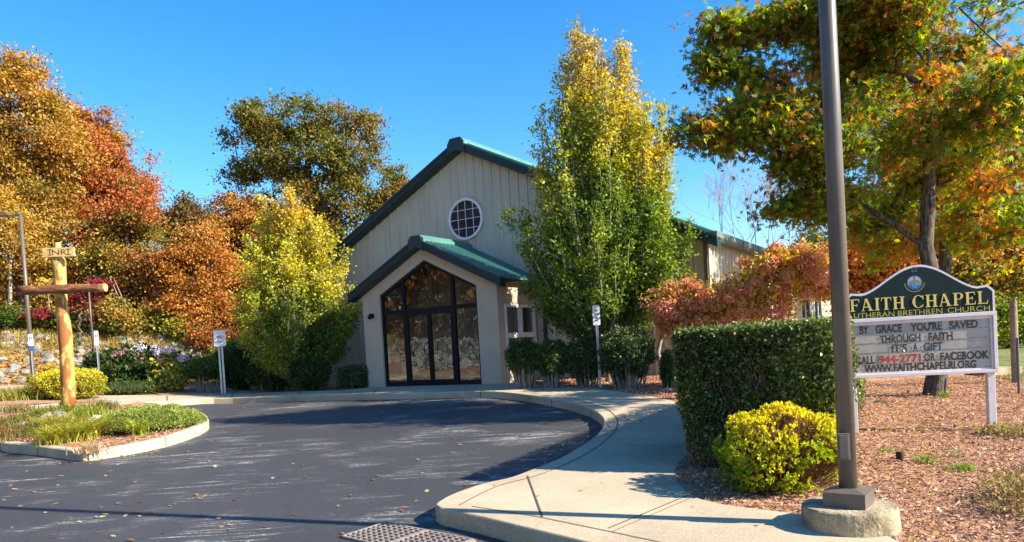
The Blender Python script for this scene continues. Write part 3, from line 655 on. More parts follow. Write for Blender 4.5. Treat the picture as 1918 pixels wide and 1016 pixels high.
def serif_text(mb, s, x0, x1, z0, h, fn, w, wt):
    tot = sum(serif(c)[1] + .1 for c in s); k = (x1 - x0) / tot; x = x0; i_ = 0
    for c in s:
        P, wd = serif(c)
        if mb is None and c != ' ': q_ = MB()
        for p in P:
            i_ += 1; q_.prism([(x + a * k, z0 + b_ * h) for a, b_ in p], fn, w + .00012 * (i_ % 9), wt)
        if c != ' ': q_.build('title_letter', gold, header)
        x += (wd + .1) * k
# ---------------------------------------------------------------- church sign
SY = math.radians(12); YR = 8.95
aR, _ = ray(1864, 640); SR = Vector((aR * YR, YR, 0)); sx = Vector((math.cos(SY), -math.sin(SY), 0)); sn = Vector((-math.sin(SY), -math.cos(SY), 0))
aL, _ = ray(1584, 640); SWd = (SR.x - aL * SR.y) / (sx.x - aL * sx.y); SLp = SR - sx * SWd
def SF(a, z, w=0): p = SLp + sx * a - sn * 0 + sn * (-w); return Vector((p.x, p.y, z))     # w<0 toward the viewer
hz = lambda px, py, Y: pt(px, py, Y).z
zb = hz(1866, 697, YR); zt = hz(1862, 583, YR); zs = hz(1862, 533, YR); zp = hz(1713, 497, YR + SWd / 2 * .208)
sign = thing('church_sign', SF(SWd / 2, tilt(6, 9) + .15), 'white framed church sign with green arched header and changeable black and red letters', 'sign')
for a in (SWd - .05, .075):
    p_ = MB(); z0 = ground_z(*SF(a, 0)[:2]) + .05; rz = Matrix.Rotation(-SY, 3, 'Z')
    p_.box(SF(a - .02, (z0 + zb) / 2, .0), (.085, .085, zb - z0), rz); p_.build('post', WPAINT, sign, bevel=.006)
cab = MB(); fd = .07
for q in ((0, zb, SWd, zb + .04), (0, zt - .045, SWd, zt), (0, zb + .04, .04, zt - .045), (SWd - .04, zb + .04, SWd, zt - .045)):
    cab.prism(rect(*q), SF, -fd, fd)
i0 = .068
for q in ((.04, zb + .04, SWd - .04, zb + .06), (.04, zt - .085, SWd - .04, zt - .045), (.04, zb + .06, .066, zt - .085), (SWd - .066, zb + .06, SWd - .04, zt - .085)):
    cab.prism(rect(*q), SF, -fd + .02, fd - .02)
cabinet = cab.build('letter_cabinet', WPAINT, sign, bevel=.004)
bk, t, b = mat('weathered_letter_board', .5, spec=.5)
t.links.new(ramp(t, noise(t, 2.2, 6, .6), [(.3, (.33, .30, .28)), (.55, (.43, .40, .38)), (.72, (.50, .45, .42))]), b.inputs['Base Color'])
p_ = MB(); p_.prism(rect(.05, zb + .05, SWd - .05, zt - .07), SF, -.03, .03); board = p_.build('letter_board', bk, cabinet)
p_ = MB()
for k in range(1, 5): z = zb + .07 + (zt - zb - .14) * k / 5; p_.prism(rect(.086, z - .003, SWd - .086, z + .003), SF, -.034, -.0301)
p_.build('letter_track', plain('track_grey', (.27, .25, .24), .5), cabinet)
BLK_, RD_ = plain('black_letter', (.02, .017, .016), .5), plain('red_letter', (.42, .02, .03), .5)
def row(s_, x0, x1, z, m_=None):
    w = MB(); text_mesh(w, s_, x0, x1, z, LH * K, SF, wsh - .003, bold=.034); w.build('message_word', m_ or BLK_, cabinet, fix=False)
FX = lambda x: (x - 13) / 1242 * SWd
LH = .094; K = (zt - zb) / .73
rows = [(130, 1110, (('BY', 130, 208), ('GRACE', 265, 490), ("YOU'RE", 560, 820), ('SAVED', 880, 1112)), .183), (300, 905, (('THROUGH', 300, 640), ('FAITH', 705, 905)), .31), (395, 820, (("IT'S", 395, 525), ('A', 575, 612), ('GIFT', 662, 820)), .428), (85, 1190, None, .556), (158, 1085, (('WWW.FAITHCHAPELRI.ORG', 158, 1088),), .665)]
wsh = -.0335; cardm = plain('letter_card', (.46, .36, .29), .5, var=.1)
for x0, x1, s_, dz in rows:
    z = zt - dz * K
    if s_:
        for wd, a_, b_ in s_: row(wd, FX(a_), FX(b_), z)
    else:
        row('CALL', FX(85), FX(250), z); row('944-2771', FX(285), FX(636), z, RD_); row('OR', FX(662), FX(757), z); row('FACEBOOK', FX(795), FX(1192), z)
for x0, x1, dz in ((285, 640, .556), (1000, 1060, .556), (905, 950, .556), (820, 870, .31), (325, 360, .665), (895, 935, .665), (560, 600, .665)):
    z = zt - dz * K; cards = MB(); cards.prism(rect(FX(x0), z - .012, FX(x1), z + LH * K + .012), SF, wsh - .0015, -.0305); cards.build('letter_card', cardm, cabinet)
# clear cover, slightly wavy
CV, t, b = mat('clear_acrylic_cover'); t.nodes.remove(b)
tr = N(t, 'ShaderNodeBsdfTransparent', Color=(.93, .92, .9, 1)); gl = N(t, 'ShaderNodeBsdfGlossy', Roughness=.12)
bm_ = N(t, 'ShaderNodeBump', Strength=.9, Distance=.06); t.links.new(noise(t, 4, 3, .5, dist=1.5), bm_.inputs['Height']); t.links.new(bm_.outputs[0], gl.inputs['Normal'])
mx = N(t, 'ShaderNodeMixShader'); mx.inputs[0].default_value = .05; t.links.new(tr.outputs[0], mx.inputs[1]); t.links.new(gl.outputs[0], mx.inputs[2]); t.links.new(mx.outputs[0], t.nodes['Material Output'].inputs['Surface'])
p_ = MB(); p_.add([SF(.064, zb + .058, -.052), SF(SWd - .064, zb + .058, -.052), SF(SWd - .064, zt - .083, -.052), SF(.064, zt - .083, -.052)], [(0, 1, 2, 3)]); p_.build('clear_cover', CV, cabinet, fix=False)
# header outline
def head(ins):
    H = zs - zt; c_ = SWd * .505; P = []
    P += [(ins, zt + .002), (SWd - ins, zt + .002), (SWd - ins, zs - .07 - ins * .4), (SWd - .075 - ins * .4, zs - ins)]
    for i in range(25):
        u = i / 24; x = SWd - .19 - (SWd - .38) * u; d = abs(x - c_) / (SWd / 2 - .19)
        s_ = (1 + math.cos(math.pi * min(1, d))) / 2; s_ = s_ ** .8
        P.append((x, zs - .012 + (zp - zs + .012) * s_ - ins * 1.05))
    P += [(.075 + ins * .4, zs - ins), (ins, zs - .07 - ins * .4)]
    return P
hb = MB(); hb.prism(head(0), SF, -.035, .035); header = hb.build('header_board', WPAINT, sign)
HG = plain('dark_green_board', (.0035, .018, .02), .5, .2, var=.08)
hb = MB(); hb.prism(head(.026), SF, -.039, .039); hb.build('green_panel', HG, header)
gold = plain('gold_letter', (.62, .48, .13), .5, .4, var=.1)
serif_text(None, 'FAITH CHAPEL', SWd * .035, SWd * .965, zt + .095, .152, SF, -.046, -.0392)
DG_ = plain('dull_gold_letter', (.40, .36, .06), .5)
for wd, a_, b_ in (('LUTHERAN', .03, .335), ('BRETHREN', .36, .655), ('CHURCH', .69, .965)):
    tx = MB(); text_mesh(tx, wd, SWd * a_, SWd * b_, zt + .010, .068, SF, -.041, bold=-.006); tx.build('subtitle_word', DG_, header, fix=False)
# round emblem
ec = (SWd * .478, zt + .405); er = .088
def poly_part(name, poly, w, col, par=header):
    p_ = MB(); p_.prism([(ec[0] + a * er, ec[1] + b_ * er) for a, b_ in poly], SF, w, -.0392); p_.build(name, plain(name + '_paint', col, .5), par)
circ = lambda r, a0=0, a1=360, n=28: [(r * math.cos(math.radians(a0 + (a1 - a0) * i / n)), r * math.sin(math.radians(a0 + (a1 - a0) * i / n))) for i in range(n + (a1 - a0 < 360))]
poly_part('emblem_ring', circ(1.0), -.0405, (.04, .10, .22))
poly_part('emblem_sky', circ(.88, 4, 176), -.0412, (.28, .38, .42))
poly_part('emblem_field', circ(.88, 178, 362), -.0413, (.14, .27, .22))
poly_part('emblem_hills', [(-.86, -.08), (-.86, .02), (-.5, .25), (-.25, .38), (0, .28), (.3, .42), (.6, .22), (.86, .12), (.8, .02), (.3, .1), (0, .16), (-.4, .1)], -.0418, (.42, .10, .03))
poly_part('emblem_cross', [(-.05, .3), (.05, .3), (.05, .9), (-.05, .9)], -.0424, (.02, .03, .10))
poly_part('emblem_water', [(-.75, -.42), (-.45, -.12), (-.2, .02), (.05, -.05), (0, -.25), (.2, -.42), (.55, -.42), (.72, -.28), (.62, -.6), (.3, -.82), (0, -.87), (-.4, -.76)], -.0420, (.01, .10, .36))
poly_part('emblem_wave', [(-.4, -.3), (-.25, -.15), (-.12, -.25), (-.2, -.38)], -.0427, (.2, .4, .7))
poly_part('emblem_wave', [(-.3, -.6), (-.05, -.45), (.12, -.55), (.3, -.6), (.2, -.7), (-.05, -.62)], -.0428, (.2, .4, .7))
p_ = MB(); ring(p_, ec, er * 1.16, er * 1.34, -.0405, -.0392, 22, math.radians(182), math.radians(358), SF); p_.build('emblem_motto', plain('faded_gold', (.16, .15, .08), .6), header)
e2 = (ec[0] + .002, ec[1] + .163)
p_ = MB()
for a0 in (20, 110, 200, 290): ring(p_, e2, .026, .036, -.0405, -.0392, 8, math.radians(a0), math.radians(a0 + 55), SF)
p_.build('small_emblem', plain('faded_gold_b', (.2, .17, .12), .6), header)
p_ = MB(); p_.prism([(e2[0] - .005, e2[1] - .024), (e2[0] + .005, e2[1] - .024), (e2[0] + .005, e2[1] + .022), (e2[0] - .005, e2[1] + .022)], SF, -.0406, -.0392); p_.prism([(e2[0] - .02, e2[1]), (e2[0] + .02, e2[1]), (e2[0] + .02, e2[1] + .009), (e2[0] - .02, e2[1] + .009)], SF, -.0409, -.0392); p_.build('small_emblem_cross', plain('emblem_blue', (.04, .05, .2), .5), header)

# ---------------------------------------------------------------- small traffic signs
REDL = plain('red_lettering', (.45, .05, .05), .5); BLKL = plain('black_lettering', (.03, .03, .04), .5); SIGNW = plain('white_sign_sheet', (.70, .70, .75), .45, .4, var=.06)
BLUEL = plain('blue_sign_paint', (.03, .09, .3), .45)
def post_sign(px, pyb, pyt, Y, wpx, hpx, label, lines, posts=1, extra=None, group=None):
    a = pt(px[0], pyb, Y); T = pt(px[1], pyt, Y); k = Y / F_PX
    gz = ground_z(a.x, a.y) + .1; x = (a.x + T.x) / 2; base = Vector((x, Y, gz)); ang = math.atan2(x, Y) * .5
    ux = Vector((math.cos(ang), -math.sin(ang), 0)); un = Vector((-math.sin(ang), -math.cos(ang), 0))
    fn = lambda u, z, w: base + ux * u - un * w + Vector((0, 0, z))
    top = T.z - gz; t_ = thing('traffic_sign', base, label, 'sign', group); w, h = wpx * k, hpx * k
    for i in range(posts):
        off = (i - (posts - 1) / 2) * .09; p_ = MB()
        p_.prism([(off - .028, -.1), (off + .028, -.1), (off + .028, top - .02), (off - .028, top - .02)], fn, .012, .018); 
        for e in (-.028, .022): p_.prism([(off + e, -.1), (off + e + .006, -.1), (off + e + .006, top - .02), (off + e, top - .02)], fn, -.002, .0119)
        p_.build('post', GALV, t_)
    p_ = MB(); r = .03; cs = []
    for cx_, cy_, a0 in ((w / 2 - r, top - r, 0), (-w / 2 + r, top - r, 90), (-w / 2 + r, top - h + r, 180), (w / 2 - r, top - h + r, 270)):
        for q in range(5): an = math.radians(a0 + q * 22.5); cs.append((cx_ + r * math.cos(an), cy_ + r * math.sin(an)))
    p_.prism(cs, fn, -.008, -.0035); pl_ = p_.build('sign_plate', SIGNW, t_)
    p_ = MB(); e = .018; q = [(-w / 2 + e, top - h + e), (w / 2 - e, top - h + e), (w / 2 - e, top - e), (-w / 2 + e, top - e)]
    for s_, fz, hh, m_, ww in lines:
        p2 = MB(); text_mesh(p2, s_, -w * ww / 2, w * ww / 2, top - h * fz, h * hh, fn, -.0095, bold=.02); p2.build('sign_lettering', m_, pl_, fix=False)
    for zz in (top - .035, top - h + .035): p2 = MB(); p2.tube([fn(0, zz, -.007), fn(0, zz, -.014)], .01, 8); p2.build('bolt', GALV, pl_)
    if extra: extra(fn, w, h, top, t_, pl_)
    return t_
post_sign((1123, 1117), 722, 572, 16.9, 13.5, 37.5, 'narrow white no parking sign in front of the tall hornbeam beside the porch', [('NO', .30, .12, BLKL, .42), ('PARKING', .50, .12, REDL, .72), ('FIRE', .67, .10, BLKL, .40), ('LANE', .81, .09, REDL, .40)])
post_sign((417, 412), 737, 619, 23.0, 21, 30, 'white square sign on two joined steel posts left of the yellow hornbeam', [('FIRE', .50, .17, REDL, .45), ('LANE', .78, .13, REDL, .4)], posts=2)
def wheel(fn, w, h, top, t_, pl_):
    c = (0, top - h * .36); p_ = MB(); s_ = w * .36
    p_.prism(rect(-w * .34, c[1] - w * .36, w * .34, c[1] + w * .42), fn, -.0095, -.0081); b_ = p_.build('blue_square', BLUEL, pl_)
    p_ = MB(); ring(p_, (0, c[1] - s_ * .3), s_ * .42, s_ * .55, -.0115, -.0096, 18, math.radians(160), math.radians(400), fn)
    p_.prism([(-.012, c[1] - s_ * .2), (.012, c[1] - s_ * .2), (.012, c[1] + s_ * .5), (-.012, c[1] + s_ * .5)], fn, -.0112, -.0097); ring(p_, (0, c[1] + s_ * .75), .001, s_ * .2, -.0113, -.0098, 12, fn=fn); p_.prism(rect(-.01, c[1] + .0, s_ * .5, c[1] + .02), fn, -.011, -.0099)
    p_.build('wheelchair_symbol', SIGNW, pl_)
def wheel2(fn, w, h, top, t_, pl_):
    wheel(fn, w, h, top, t_, pl_); p_ = MB(); p_.prism(rect(-w / 2, top - h - .17, w / 2, top - h - .025), fn, -.008, -.0035); p_.build('blue_plate', BLUEL, t_)
post_sign((64, 57), 720, 626, 25.5, 8, 22, 'accessible parking sign with a second small blue plate, beside the grey lamp post', [], extra=wheel2, group='accessible parking signs')
post_sign((187, 181), 735, 620, 22.6, 7.5, 27, 'accessible parking sign with a single plate, between the golden bush and the dark hydrangea', [], extra=wheel, group='accessible parking signs')

# ---------------------------------------------------------------- log cross
LOG, t, b = mat('debarked_log', .6, spec=.3)
geo = N(t, 'ShaderNodeNewGeometry').outputs['Position']; mp = N(t, 'ShaderNodeMapping'); mp.inputs['Scale'].default_value = (5, 5, 1.3); t.links.new(geo, mp.inputs[0])
pk = ramp(t, noise(t, 1.2, 6, .7, mp.outputs[0], .6), [(.47, g3(0)), (.54, g3(1))])
grain = ramp(t, noise(t, 8, 5, .6, mp.outputs[0]), [(.3, (.50, .29, .07)), (.55, (.68, .45, .12)), (.75, (.70, .55, .22))])
t.links.new(mixc(t, pk, grain, (.27, .10, .03)), b.inputs['Base Color']); bump(t, b, noise(t, 14, 4, .6, mp.outputs[0]), .4, .02)
LOGD, t, b = mat('barky_log', .75, spec=.3)
geo = N(t, 'ShaderNodeNewGeometry').outputs['Position']; mp = N(t, 'ShaderNodeMapping'); mp.inputs['Scale'].default_value = (1.3, 5, 6); t.links.new(geo, mp.inputs[0])
t.links.new(ramp(t, noise(t, 3, 6, .7, mp.outputs[0], .5), [(.35, (.07, .03, .018)), (.5, (.2, .075, .035)), (.62, (.36, .15, .06)), (.75, (.55, .3, .12))]), b.inputs['Base Color']); bump(t, b, noise(t, 8, 5, .6, mp.outputs[0]), .9, .03)
PLNK = noisy('pale_plank', [(.3, (.5, .33, .13)), (.7, (.68, .48, .2))], 7, .65, 30, .2, .004)
cb = at(130, 769, .15); CYd = cb.y
cross = thing('log_cross', cb, 'peeled log cross with rough crossbeam and plank title board standing on the kerbed island', 'cross')
ks = CYd / F_PX
pth = [(129, 775, 12.5), (128, 740, 12), (126, 700, 12), (124, 660, 11.5), (122, 630, 11.8), (119, 600, 11.5), (116, 575, 10), (114, 555, 10.5), (113, 530, 10.5), (112, 505, 11), (110, 490, 12), (108, 480, 9)]
p_ = MB(); pts = [pt(x, y, CYd) for x, y, r in pth]; x0_ = cb.x
pts = [Vector((q.x, CYd, q.z)) for q in pts]; p_.tube(pts, [r * ks for _, _, r in pth], 18, jit=.05); post = p_.build('upright_log', LOG, cross, smooth=True)
p_ = MB(); q = pt(108, 455, CYd + .02); q2 = pt(109, 486, CYd + .02); p_.tube([q2, q], [.062, .06], 14); p_.build('upright_tip', PLNK, cross)
p_ = MB(); e0, e1 = pt(34, 545, CYd - .2), pt(197, 539, CYd - .2); pp_ = [e0.lerp(e1, i / 10) + Vector((0, 0, .008 * math.sin(i * 1.9))) for i in range(11)]
p_.tube(pp_, [(8.6 + .7 * math.sin(i * 1.3) - (.6 if i > 6 else 0)) * ks for i in range(11)], 18, jit=.05); beam = p_.build('crossbeam_log', LOGD, cross, smooth=True)
p_ = MB(); d_ = (e1 - e0).normalized(); p_.tube([e1 - d_ * .002, e1 + d_ * .012], [7.6 * ks, 7.2 * ks], 18); p_.build('cut_end', PLNK, beam)
p0, p1 = pt(81, 473.5, CYd - .14), pt(139, 472, CYd - .14); pu = (p1 - p0).normalized()
fnq = lambda u, z, w: p0 + pu * u + Vector((0, w, z))
Wp = (p1 - p0).length; p_ = MB(); hq = 8.2 * ks; p_.prism([(0, -hq), (Wp * .5, -hq * 1.02), (Wp, -hq * .98), (Wp * 1.005, hq * .6), (Wp, hq), (Wp * .4, hq * 1.03), (-.005, hq)], fnq, -.02, .03); plq = p_.build('title_board', PLNK, cross)
p_ = MB(); text_mesh(p_, 'INRI', Wp * .22, Wp * .84, -hq * .62, hq * 1.25, fnq, -.0225, bold=-.006)
for a_ in (.22, .84): 
    for z in (-.62, .62): p_.prism(rect(Wp * a_ - .045 + (.01 if a_ < .5 else -.01), hq * z - .006, Wp * a_ + .045, hq * z + .006), fnq, -.0228, -.0205)
p_.build('carved_letters', plain('burnt_carving', (.12, .03, .012), .8), plq, fix=False)
p_ = MB(); kq = pt(118, 710, CYd - .0); p_.tube([kq + Vector((-.1, -.06, 0)), kq + Vector((-.13, -.1, 0))], [.03, .022], 8); p_.build('knot', plain('knot_dark', (.05, .02, .01), .8), post)
#@@PART3
# ================================================================ vegetation
def nrm(v): return v / np.maximum(np.linalg.norm(v, axis=1, keepdims=True), 1e-9)
def pal(stops, t):
    st = np.array(stops, float); k = np.clip(t, 0, .9999) * (len(st) - 1); i = k.astype(int); f = (k - i)[:, None]
    return st[i] * (1 - f) + st[i + 1] * f
def leafquads(P, size, col, bias=(0, 0, .5), aspect=.34, star=False, fold=.15, axis=None, axw=0.):
    n = len(P); Nn = nrm(RS.normal(size=(n, 3)) + np.array(bias)); A = RS.normal(size=(n, 3))
    if axis is not None: A = A * (1 - axw) + axis * axw * 1.6
    A = nrm(A - Nn * (A * Nn).sum(1, keepdims=True)); Bv = np.cross(Nn, A); s = size[:, None]
    if not star:
        V = np.stack([P, P + A * s * .45 + Bv * s * aspect + Nn * s * fold, P + A * s, P + A * s * .45 - Bv * s * aspect + Nn * s * fold], 1)
        return V.reshape(-1, 3), np.repeat(col, 4, 0)
    out = []; cc = []
    for ang, ln in ((-1.25, .62), (-.6, .85), (0, 1.), (.6, .85), (1.25, .62)):
        a = A * math.cos(ang) + Bv * math.sin(ang); b_ = -A * math.sin(ang) + Bv * math.cos(ang); q = P + A * s * .12
        out.append(np.stack([q - a * s * .1, q + a * s * ln * .5 + b_ * s * .105 + Nn * s * .04, q + a * s * ln - Nn * s * .12, q + a * s * ln * .5 - b_ * s * .105 + Nn * s * .04], 1)); cc.append(np.repeat(col, 4, 0))
    return np.concatenate(out).reshape(-1, 3), np.concatenate(cc)
def leafobj(name, P, size, col, parent, matl=LEAF, **k):
    V, c = leafquads(P, size, col, **k)
    return np_mesh(name, V, np.arange(len(V)).reshape(-1, 4), matl, parent, col=c)
def lf(p, s=1.): # smooth spatial noise in [0,1]
    x, y, z = p[:, 0] * s, p[:, 1] * s, p[:, 2] * s
    v = np.sin(x * 1.7 + z * .9 + 1.3) + np.sin(y * 1.3 - x * .8 + .4) + np.sin(z * 2.1 + y * .7) + .7 * np.sin(x * 3.9 - z * 3.1) + .5 * np.sin(y * 5.1 + z * 4.3 + x)
    return np.clip(v / 6.4 + .5, 0, 1)
def segtubes(segs, name, matl, parent, sides=5):
    """segs: list of (p0,p1,r0,r1)"""
    if not segs: return
    a = np.array([s[0] for s in segs], float); b_ = np.array([s[1] for s in segs], float); r0 = np.array([s[2] for s in segs])[:, None]; r1 = np.array([s[3] for s in segs])[:, None]
    d = nrm(b_ - a); ref = np.where(np.abs(d[:, 2:3]) < .9, [[0, 0, 1.]], [[1., 0, 0]]); u = nrm(np.cross(d, ref)); v = np.cross(d, u)
    b_ = b_ + d * r1 * .3
    V = []
    for k in range(sides):
        t_ = 2 * math.pi * k / sides; o_ = u * math.cos(t_) + v * math.sin(t_); V += [a + o_ * r0, b_ + o_ * r1]
    V = np.stack(V, 1).reshape(-1, 3); n = len(segs); base = np.arange(n)[:, None] * (2 * sides)
    Fq = np.concatenate([base + np.array([[2 * k, 2 * ((k + 1) % sides), 2 * ((k + 1) % sides) + 1, 2 * k + 1]]) for k in range(sides)])
    return np_mesh(name, V, Fq, matl, parent)
def skeleton(nodes, clumps, r_tip=.02, step=1.2, expo=.5, up=.8, sag=0.):
    clumps = np.array(clumps)
    pos = [np.array(p, float) for p in nodes]; par = [i - 1 for i in range(len(nodes))]; cnt = [0] * len(nodes)
    c0 = np.mean(nodes, 0); order = np.argsort(np.linalg.norm(clumps - np.array(nodes[len(nodes) // 2]), axis=1))
    PA_ = np.array(pos)
    for ci in order:
        p = clumps[ci]; dv = p - PA_; hd = np.hypot(dv[:, 0], dv[:, 1]); cost = np.linalg.norm(dv, axis=1) + up * np.maximum(0, PA_[:, 2] - p[2] + .35 * hd)
        k = int(np.argmin(cost)); q = PA_[k]; L_ = np.linalg.norm(p - q); m_ = max(1, int(L_ / step)); last = k; new = []
        for i in range(1, m_ + 1):
            f = i / m_; r = q + (p - q) * f + RS.normal(size=3) * .06 * step * (i < m_); r[2] -= sag * L_ * math.sin(math.pi * f) * .5
            pos.append(r); par.append(last); cnt.append(0); last = len(pos) - 1; new.append(r)
        PA_ = np.vstack([PA_, np.array(new)]); w = last
        while w >= 0: cnt[w] += 1; w = par[w]
    segs = []
    for i in range(1, len(pos)):
        j_ = par[i]; r = lambda q: r_tip * max(1, cnt[q]) ** expo
        segs.append((pos[j_], pos[i], min(r(j_), r(i) * 1.25) if j_ >= len(nodes) else r(j_), r(i)))
    return segs[:len(nodes) - 1], segs[len(nodes) - 1:]
def ellip_world(bl, Y, dy=.9):
    out = []
    for b_ in bl:
        x, y, rx, ry = b_[:4]; Yb = Y + (b_[4] if len(b_) > 4 else 0); c = pt(x, y, Yb); k = Yb / F_PX; dpt = b_[5] if len(b_) > 5 else min(max(rx, ry) * k * dy, 4.5)
        out.append((np.array(c), np.array([rx * k, dpt, ry * k])))
    return out
def sample(ells, n, shell=.55, gap=0.):
    if gap:
        q = sample(ells, n * 3, shell); k = lf(q, 1.15) + .5 * (lf(q, 2.6) - .5) + RS.normal(size=len(q)) * .04; return q[np.argsort(-k)[:int(n * 3 * (1 - gap))]][RS.permutation(int(n * 3 * (1 - gap)))[:n]]
    w = np.array([e[1][0] * e[1][1] ** .6 * e[1][2] for e in ells]) ** .8; w /= w.sum(); idx = RS.choice(len(ells), n, p=w)
    d = nrm(RS.normal(size=(n, 3))); r = RS.rand(n) ** (1 / 3.); r = r * (1 - shell) + shell * (1 - .35 * RS.rand(n) ** 1.5) * np.minimum(1, r + .25)
    C_ = np.array([ells[i][0] for i in idx]); R_ = np.array([ells[i][1] for i in idx]); return C_ + d * R_ * r[:, None]
def tree(name, base, top, blobs, Y, label, cat, palette, ncl, lpc, ls, spread, tr=.2, group=None, bark=BARK, star=False, shell=.55, tjit=.16, leafm=LEAF, rtip=.014, step=1.2, sag=0., nsc=.35, flat=.7, crown='crown', dy=.9, gap=.45, extra=None):
    base = Vector(base); t_ = thing(name, base, label, cat, group)
    E_ = ellip_world(blobs, Y, dy); cl = sample(E_, ncl, shell, gap); cl[:, 2] = np.maximum(cl[:, 2], base.z + .5)
    nodes = [np.array(base.lerp(Vector(top), i / 9)) + (RS.normal(size=3) * .05 * (i > 0)) for i in range(10)]; nodes[0][2] -= .2
    if extra: cl = np.vstack([cl] + [np.array([pt(x0 + (x1 - x0) * f, y0 + (y1 - y0) * f + 6 * math.sin(9 * f), Y + dy_ + .25 * math.sin(7 * f + x0)) for f in np.linspace(0, 1, k)]) for x0, y0, x1, y1, k, dy_ in extra]); ncl = len(cl)
    tk, br = skeleton(nodes, cl, rtip, step, sag=sag)
    k = tr / max(s[2] for s in tk); tk = [(a, b_, tr * (1.2 if i == 0 else 1 - .085 * i), tr * (1 - .085 * (i + 1))) for i, (a, b_, r0, r1) in enumerate(tk)]; br = [(a, b_, min(r0 * min(1, k * 1.1), tr * .32), min(r1 * min(1, k * 1.1), tr * .32)) for a, b_, r0, r1 in br]
    segtubes(tk, 'trunk', bark, t_, 12); segtubes(br, 'branches', bark, t_, 5)
    n = ncl * lpc; ci = np.repeat(np.arange(ncl), lpc); sp = spread * (.6 + .8 * RS.rand(ncl))[ci]
    P = cl[ci] + RS.normal(size=(n, 3)) * sp[:, None] * np.array([1, 1, flat])
    tcl = lf(cl, nsc) + RS.normal(size=ncl) * tjit; T_ = tcl[ci] + RS.normal(size=n) * tjit * .7
    col = pal(palette, T_) * (1 + RS.normal(size=(n, 1)) * .13).clip(.55, 1.5)
    leafobj(crown, P, ls * (.65 + .6 * RS.rand(n)), col, t_, leafm, star=star)
    return t_
YEL, GOLD, ORA, RUST, RED = (.52, .37, .07), (.46, .27, .05), (.45, .18, .045), (.30, .10, .04), (.38, .05, .045)
OLV, GRN, DKG, YGR, BRN = (.20, .17, .035), (.095, .15, .02), (.035, .065, .014), (.36, .40, .04), (.17, .085, .035)
def gb(px, Y, py=650):
    p = pt(px, py, Y); p.z = ground_z(p.x, p.y) + .1; return p
# ---- woodland trees on the left, nearest first
W_ = [
 ('maple_tree', 20, 40, (20, 170), [(15, 190, 75, 70), (60, 300, 105, 90), (-70, 260, 100, 150), (35, 130, 42, 30), (105, 250, 50, 60), (20, 380, 110, 60)], 'tallest golden and orange tree at the far left edge of the woodland', [OLV, GOLD, YEL, ORA, GOLD, OLV, RUST], 460, 130, .17, .38),
 ('oak_tree', 190, 44, (180, 260), [(170, 260, 60, 50), (215, 320, 70, 70), (150, 330, 90, 90), (262, 370, 34, 50), (120, 230, 40, 36), (205, 245, 36, 40), (180, 410, 110, 60)], 'rust red tree right of the tallest golden tree', [RUST, ORA, ORA, (.5, .16, .06), RUST, GOLD], 440, 120, .17, .38),
 ('maple_tree', 40, 36.5, (40, 420), [(30, 470, 80, 60), (-30, 430, 80, 80), (110, 470, 62, 62), (60, 540, 90, 40)], 'low yellow tree behind the log cross and grey lamp post', [YEL, GOLD, GOLD, YEL, OLV, ORA], 330, 140, .145, .32),
 ('oak_tree', 235, 37.5, (240, 400), [(240, 440, 60, 70), (190, 500, 62, 80), (275, 520, 50, 60), (255, 380, 34, 40), (230, 570, 80, 40)], 'reddish orange tree directly right of the log cross', [RUST, ORA, (.5, .13, .07), ORA, OLV, GRN, GOLD], 330, 140, .145, .32),
 ('oak_tree', 365, 36, (360, 420), [(370, 455, 42, 50), (340, 520, 56, 55), (400, 530, 52, 70), (350, 590, 80, 40), (430, 610, 40, 40)], 'bright orange leafed small oak behind the square sign on two posts', [ORA, GOLD, ORA, (.6, .27, .05), RUST, ORA], 330, 140, .135, .30),
 ('oak_tree', 350, 43, (345, 400), [(345, 392, 26, 22), (325, 430, 38, 30), (368, 430, 30, 36), (350, 470, 56, 36)], 'small dark brown oak top showing above the orange trees', [BRN, OLV, (.1, .07, .04), RUST, OLV], 120, 140, .16, .34),
 ('oak_tree', 440, 45, (440, 400), [(440, 405, 52, 40), (415, 450, 50, 50), (485, 450, 50, 70), (450, 540, 80, 70)], 'bronze orange tree between the small dark oak and the yellow hornbeam', [BRN, ORA, GOLD, (.3, .13, .04), ORA], 280, 120, .17, .32),
]
for nm, bx, Y, (tx_, ty_), bl, lab, palt, ncl, lpc, ls, spr in W_:
    tree(nm, gb(bx, Y), pt(tx_, ty_, Y), bl, Y, lab, 'tree', palt, ncl, lpc, ls, spr, tr=.24, group='woodland trees behind the stone bank', nsc=.5)
tree('oak_tree', gb(590, 47), pt(575, 260, 47), [(545, 225, 100, 40), (480, 235, 52, 38), (505, 290, 80, 50), (590, 290, 100, 70), (665, 228, 42, 42), (655, 300, 60, 60), (690, 250, 24, 40), (700, 350, 60, 50), (748, 345, 32, 34), (560, 370, 90, 60), (430, 262, 30, 18), (425, 215, 26, 16), (440, 345, 36, 22), (650, 400, 80, 60), (590, 450, 100, 50), (470, 320, 44, 26)], 47,
     'huge olive green and bronze oak rising behind the left roof slope of the chapel', 'tree', [OLV, (.13, .13, .03), (.24, .2, .05), GRN, OLV, (.34, .15, .04), OLV], 620, 90, .19, .33, tr=.42, nsc=.6, shell=.7, rtip=.02)
tree('maple_tree', gb(150, 33.2), pt(150, 560, 33.2), [(80, 587, 34, 9), (152, 560, 26, 9), (188, 530, 20, 9), (160, 598, 36, 9)], 33.2, 'small crimson maple under the crossbeam of the log cross', 'tree', [(.30, .04, .06), (.26, .03, .05), (.2, .05, .03), (.34, .07, .05)], 46, 50, .11, .16, tr=.07, flat=.35)
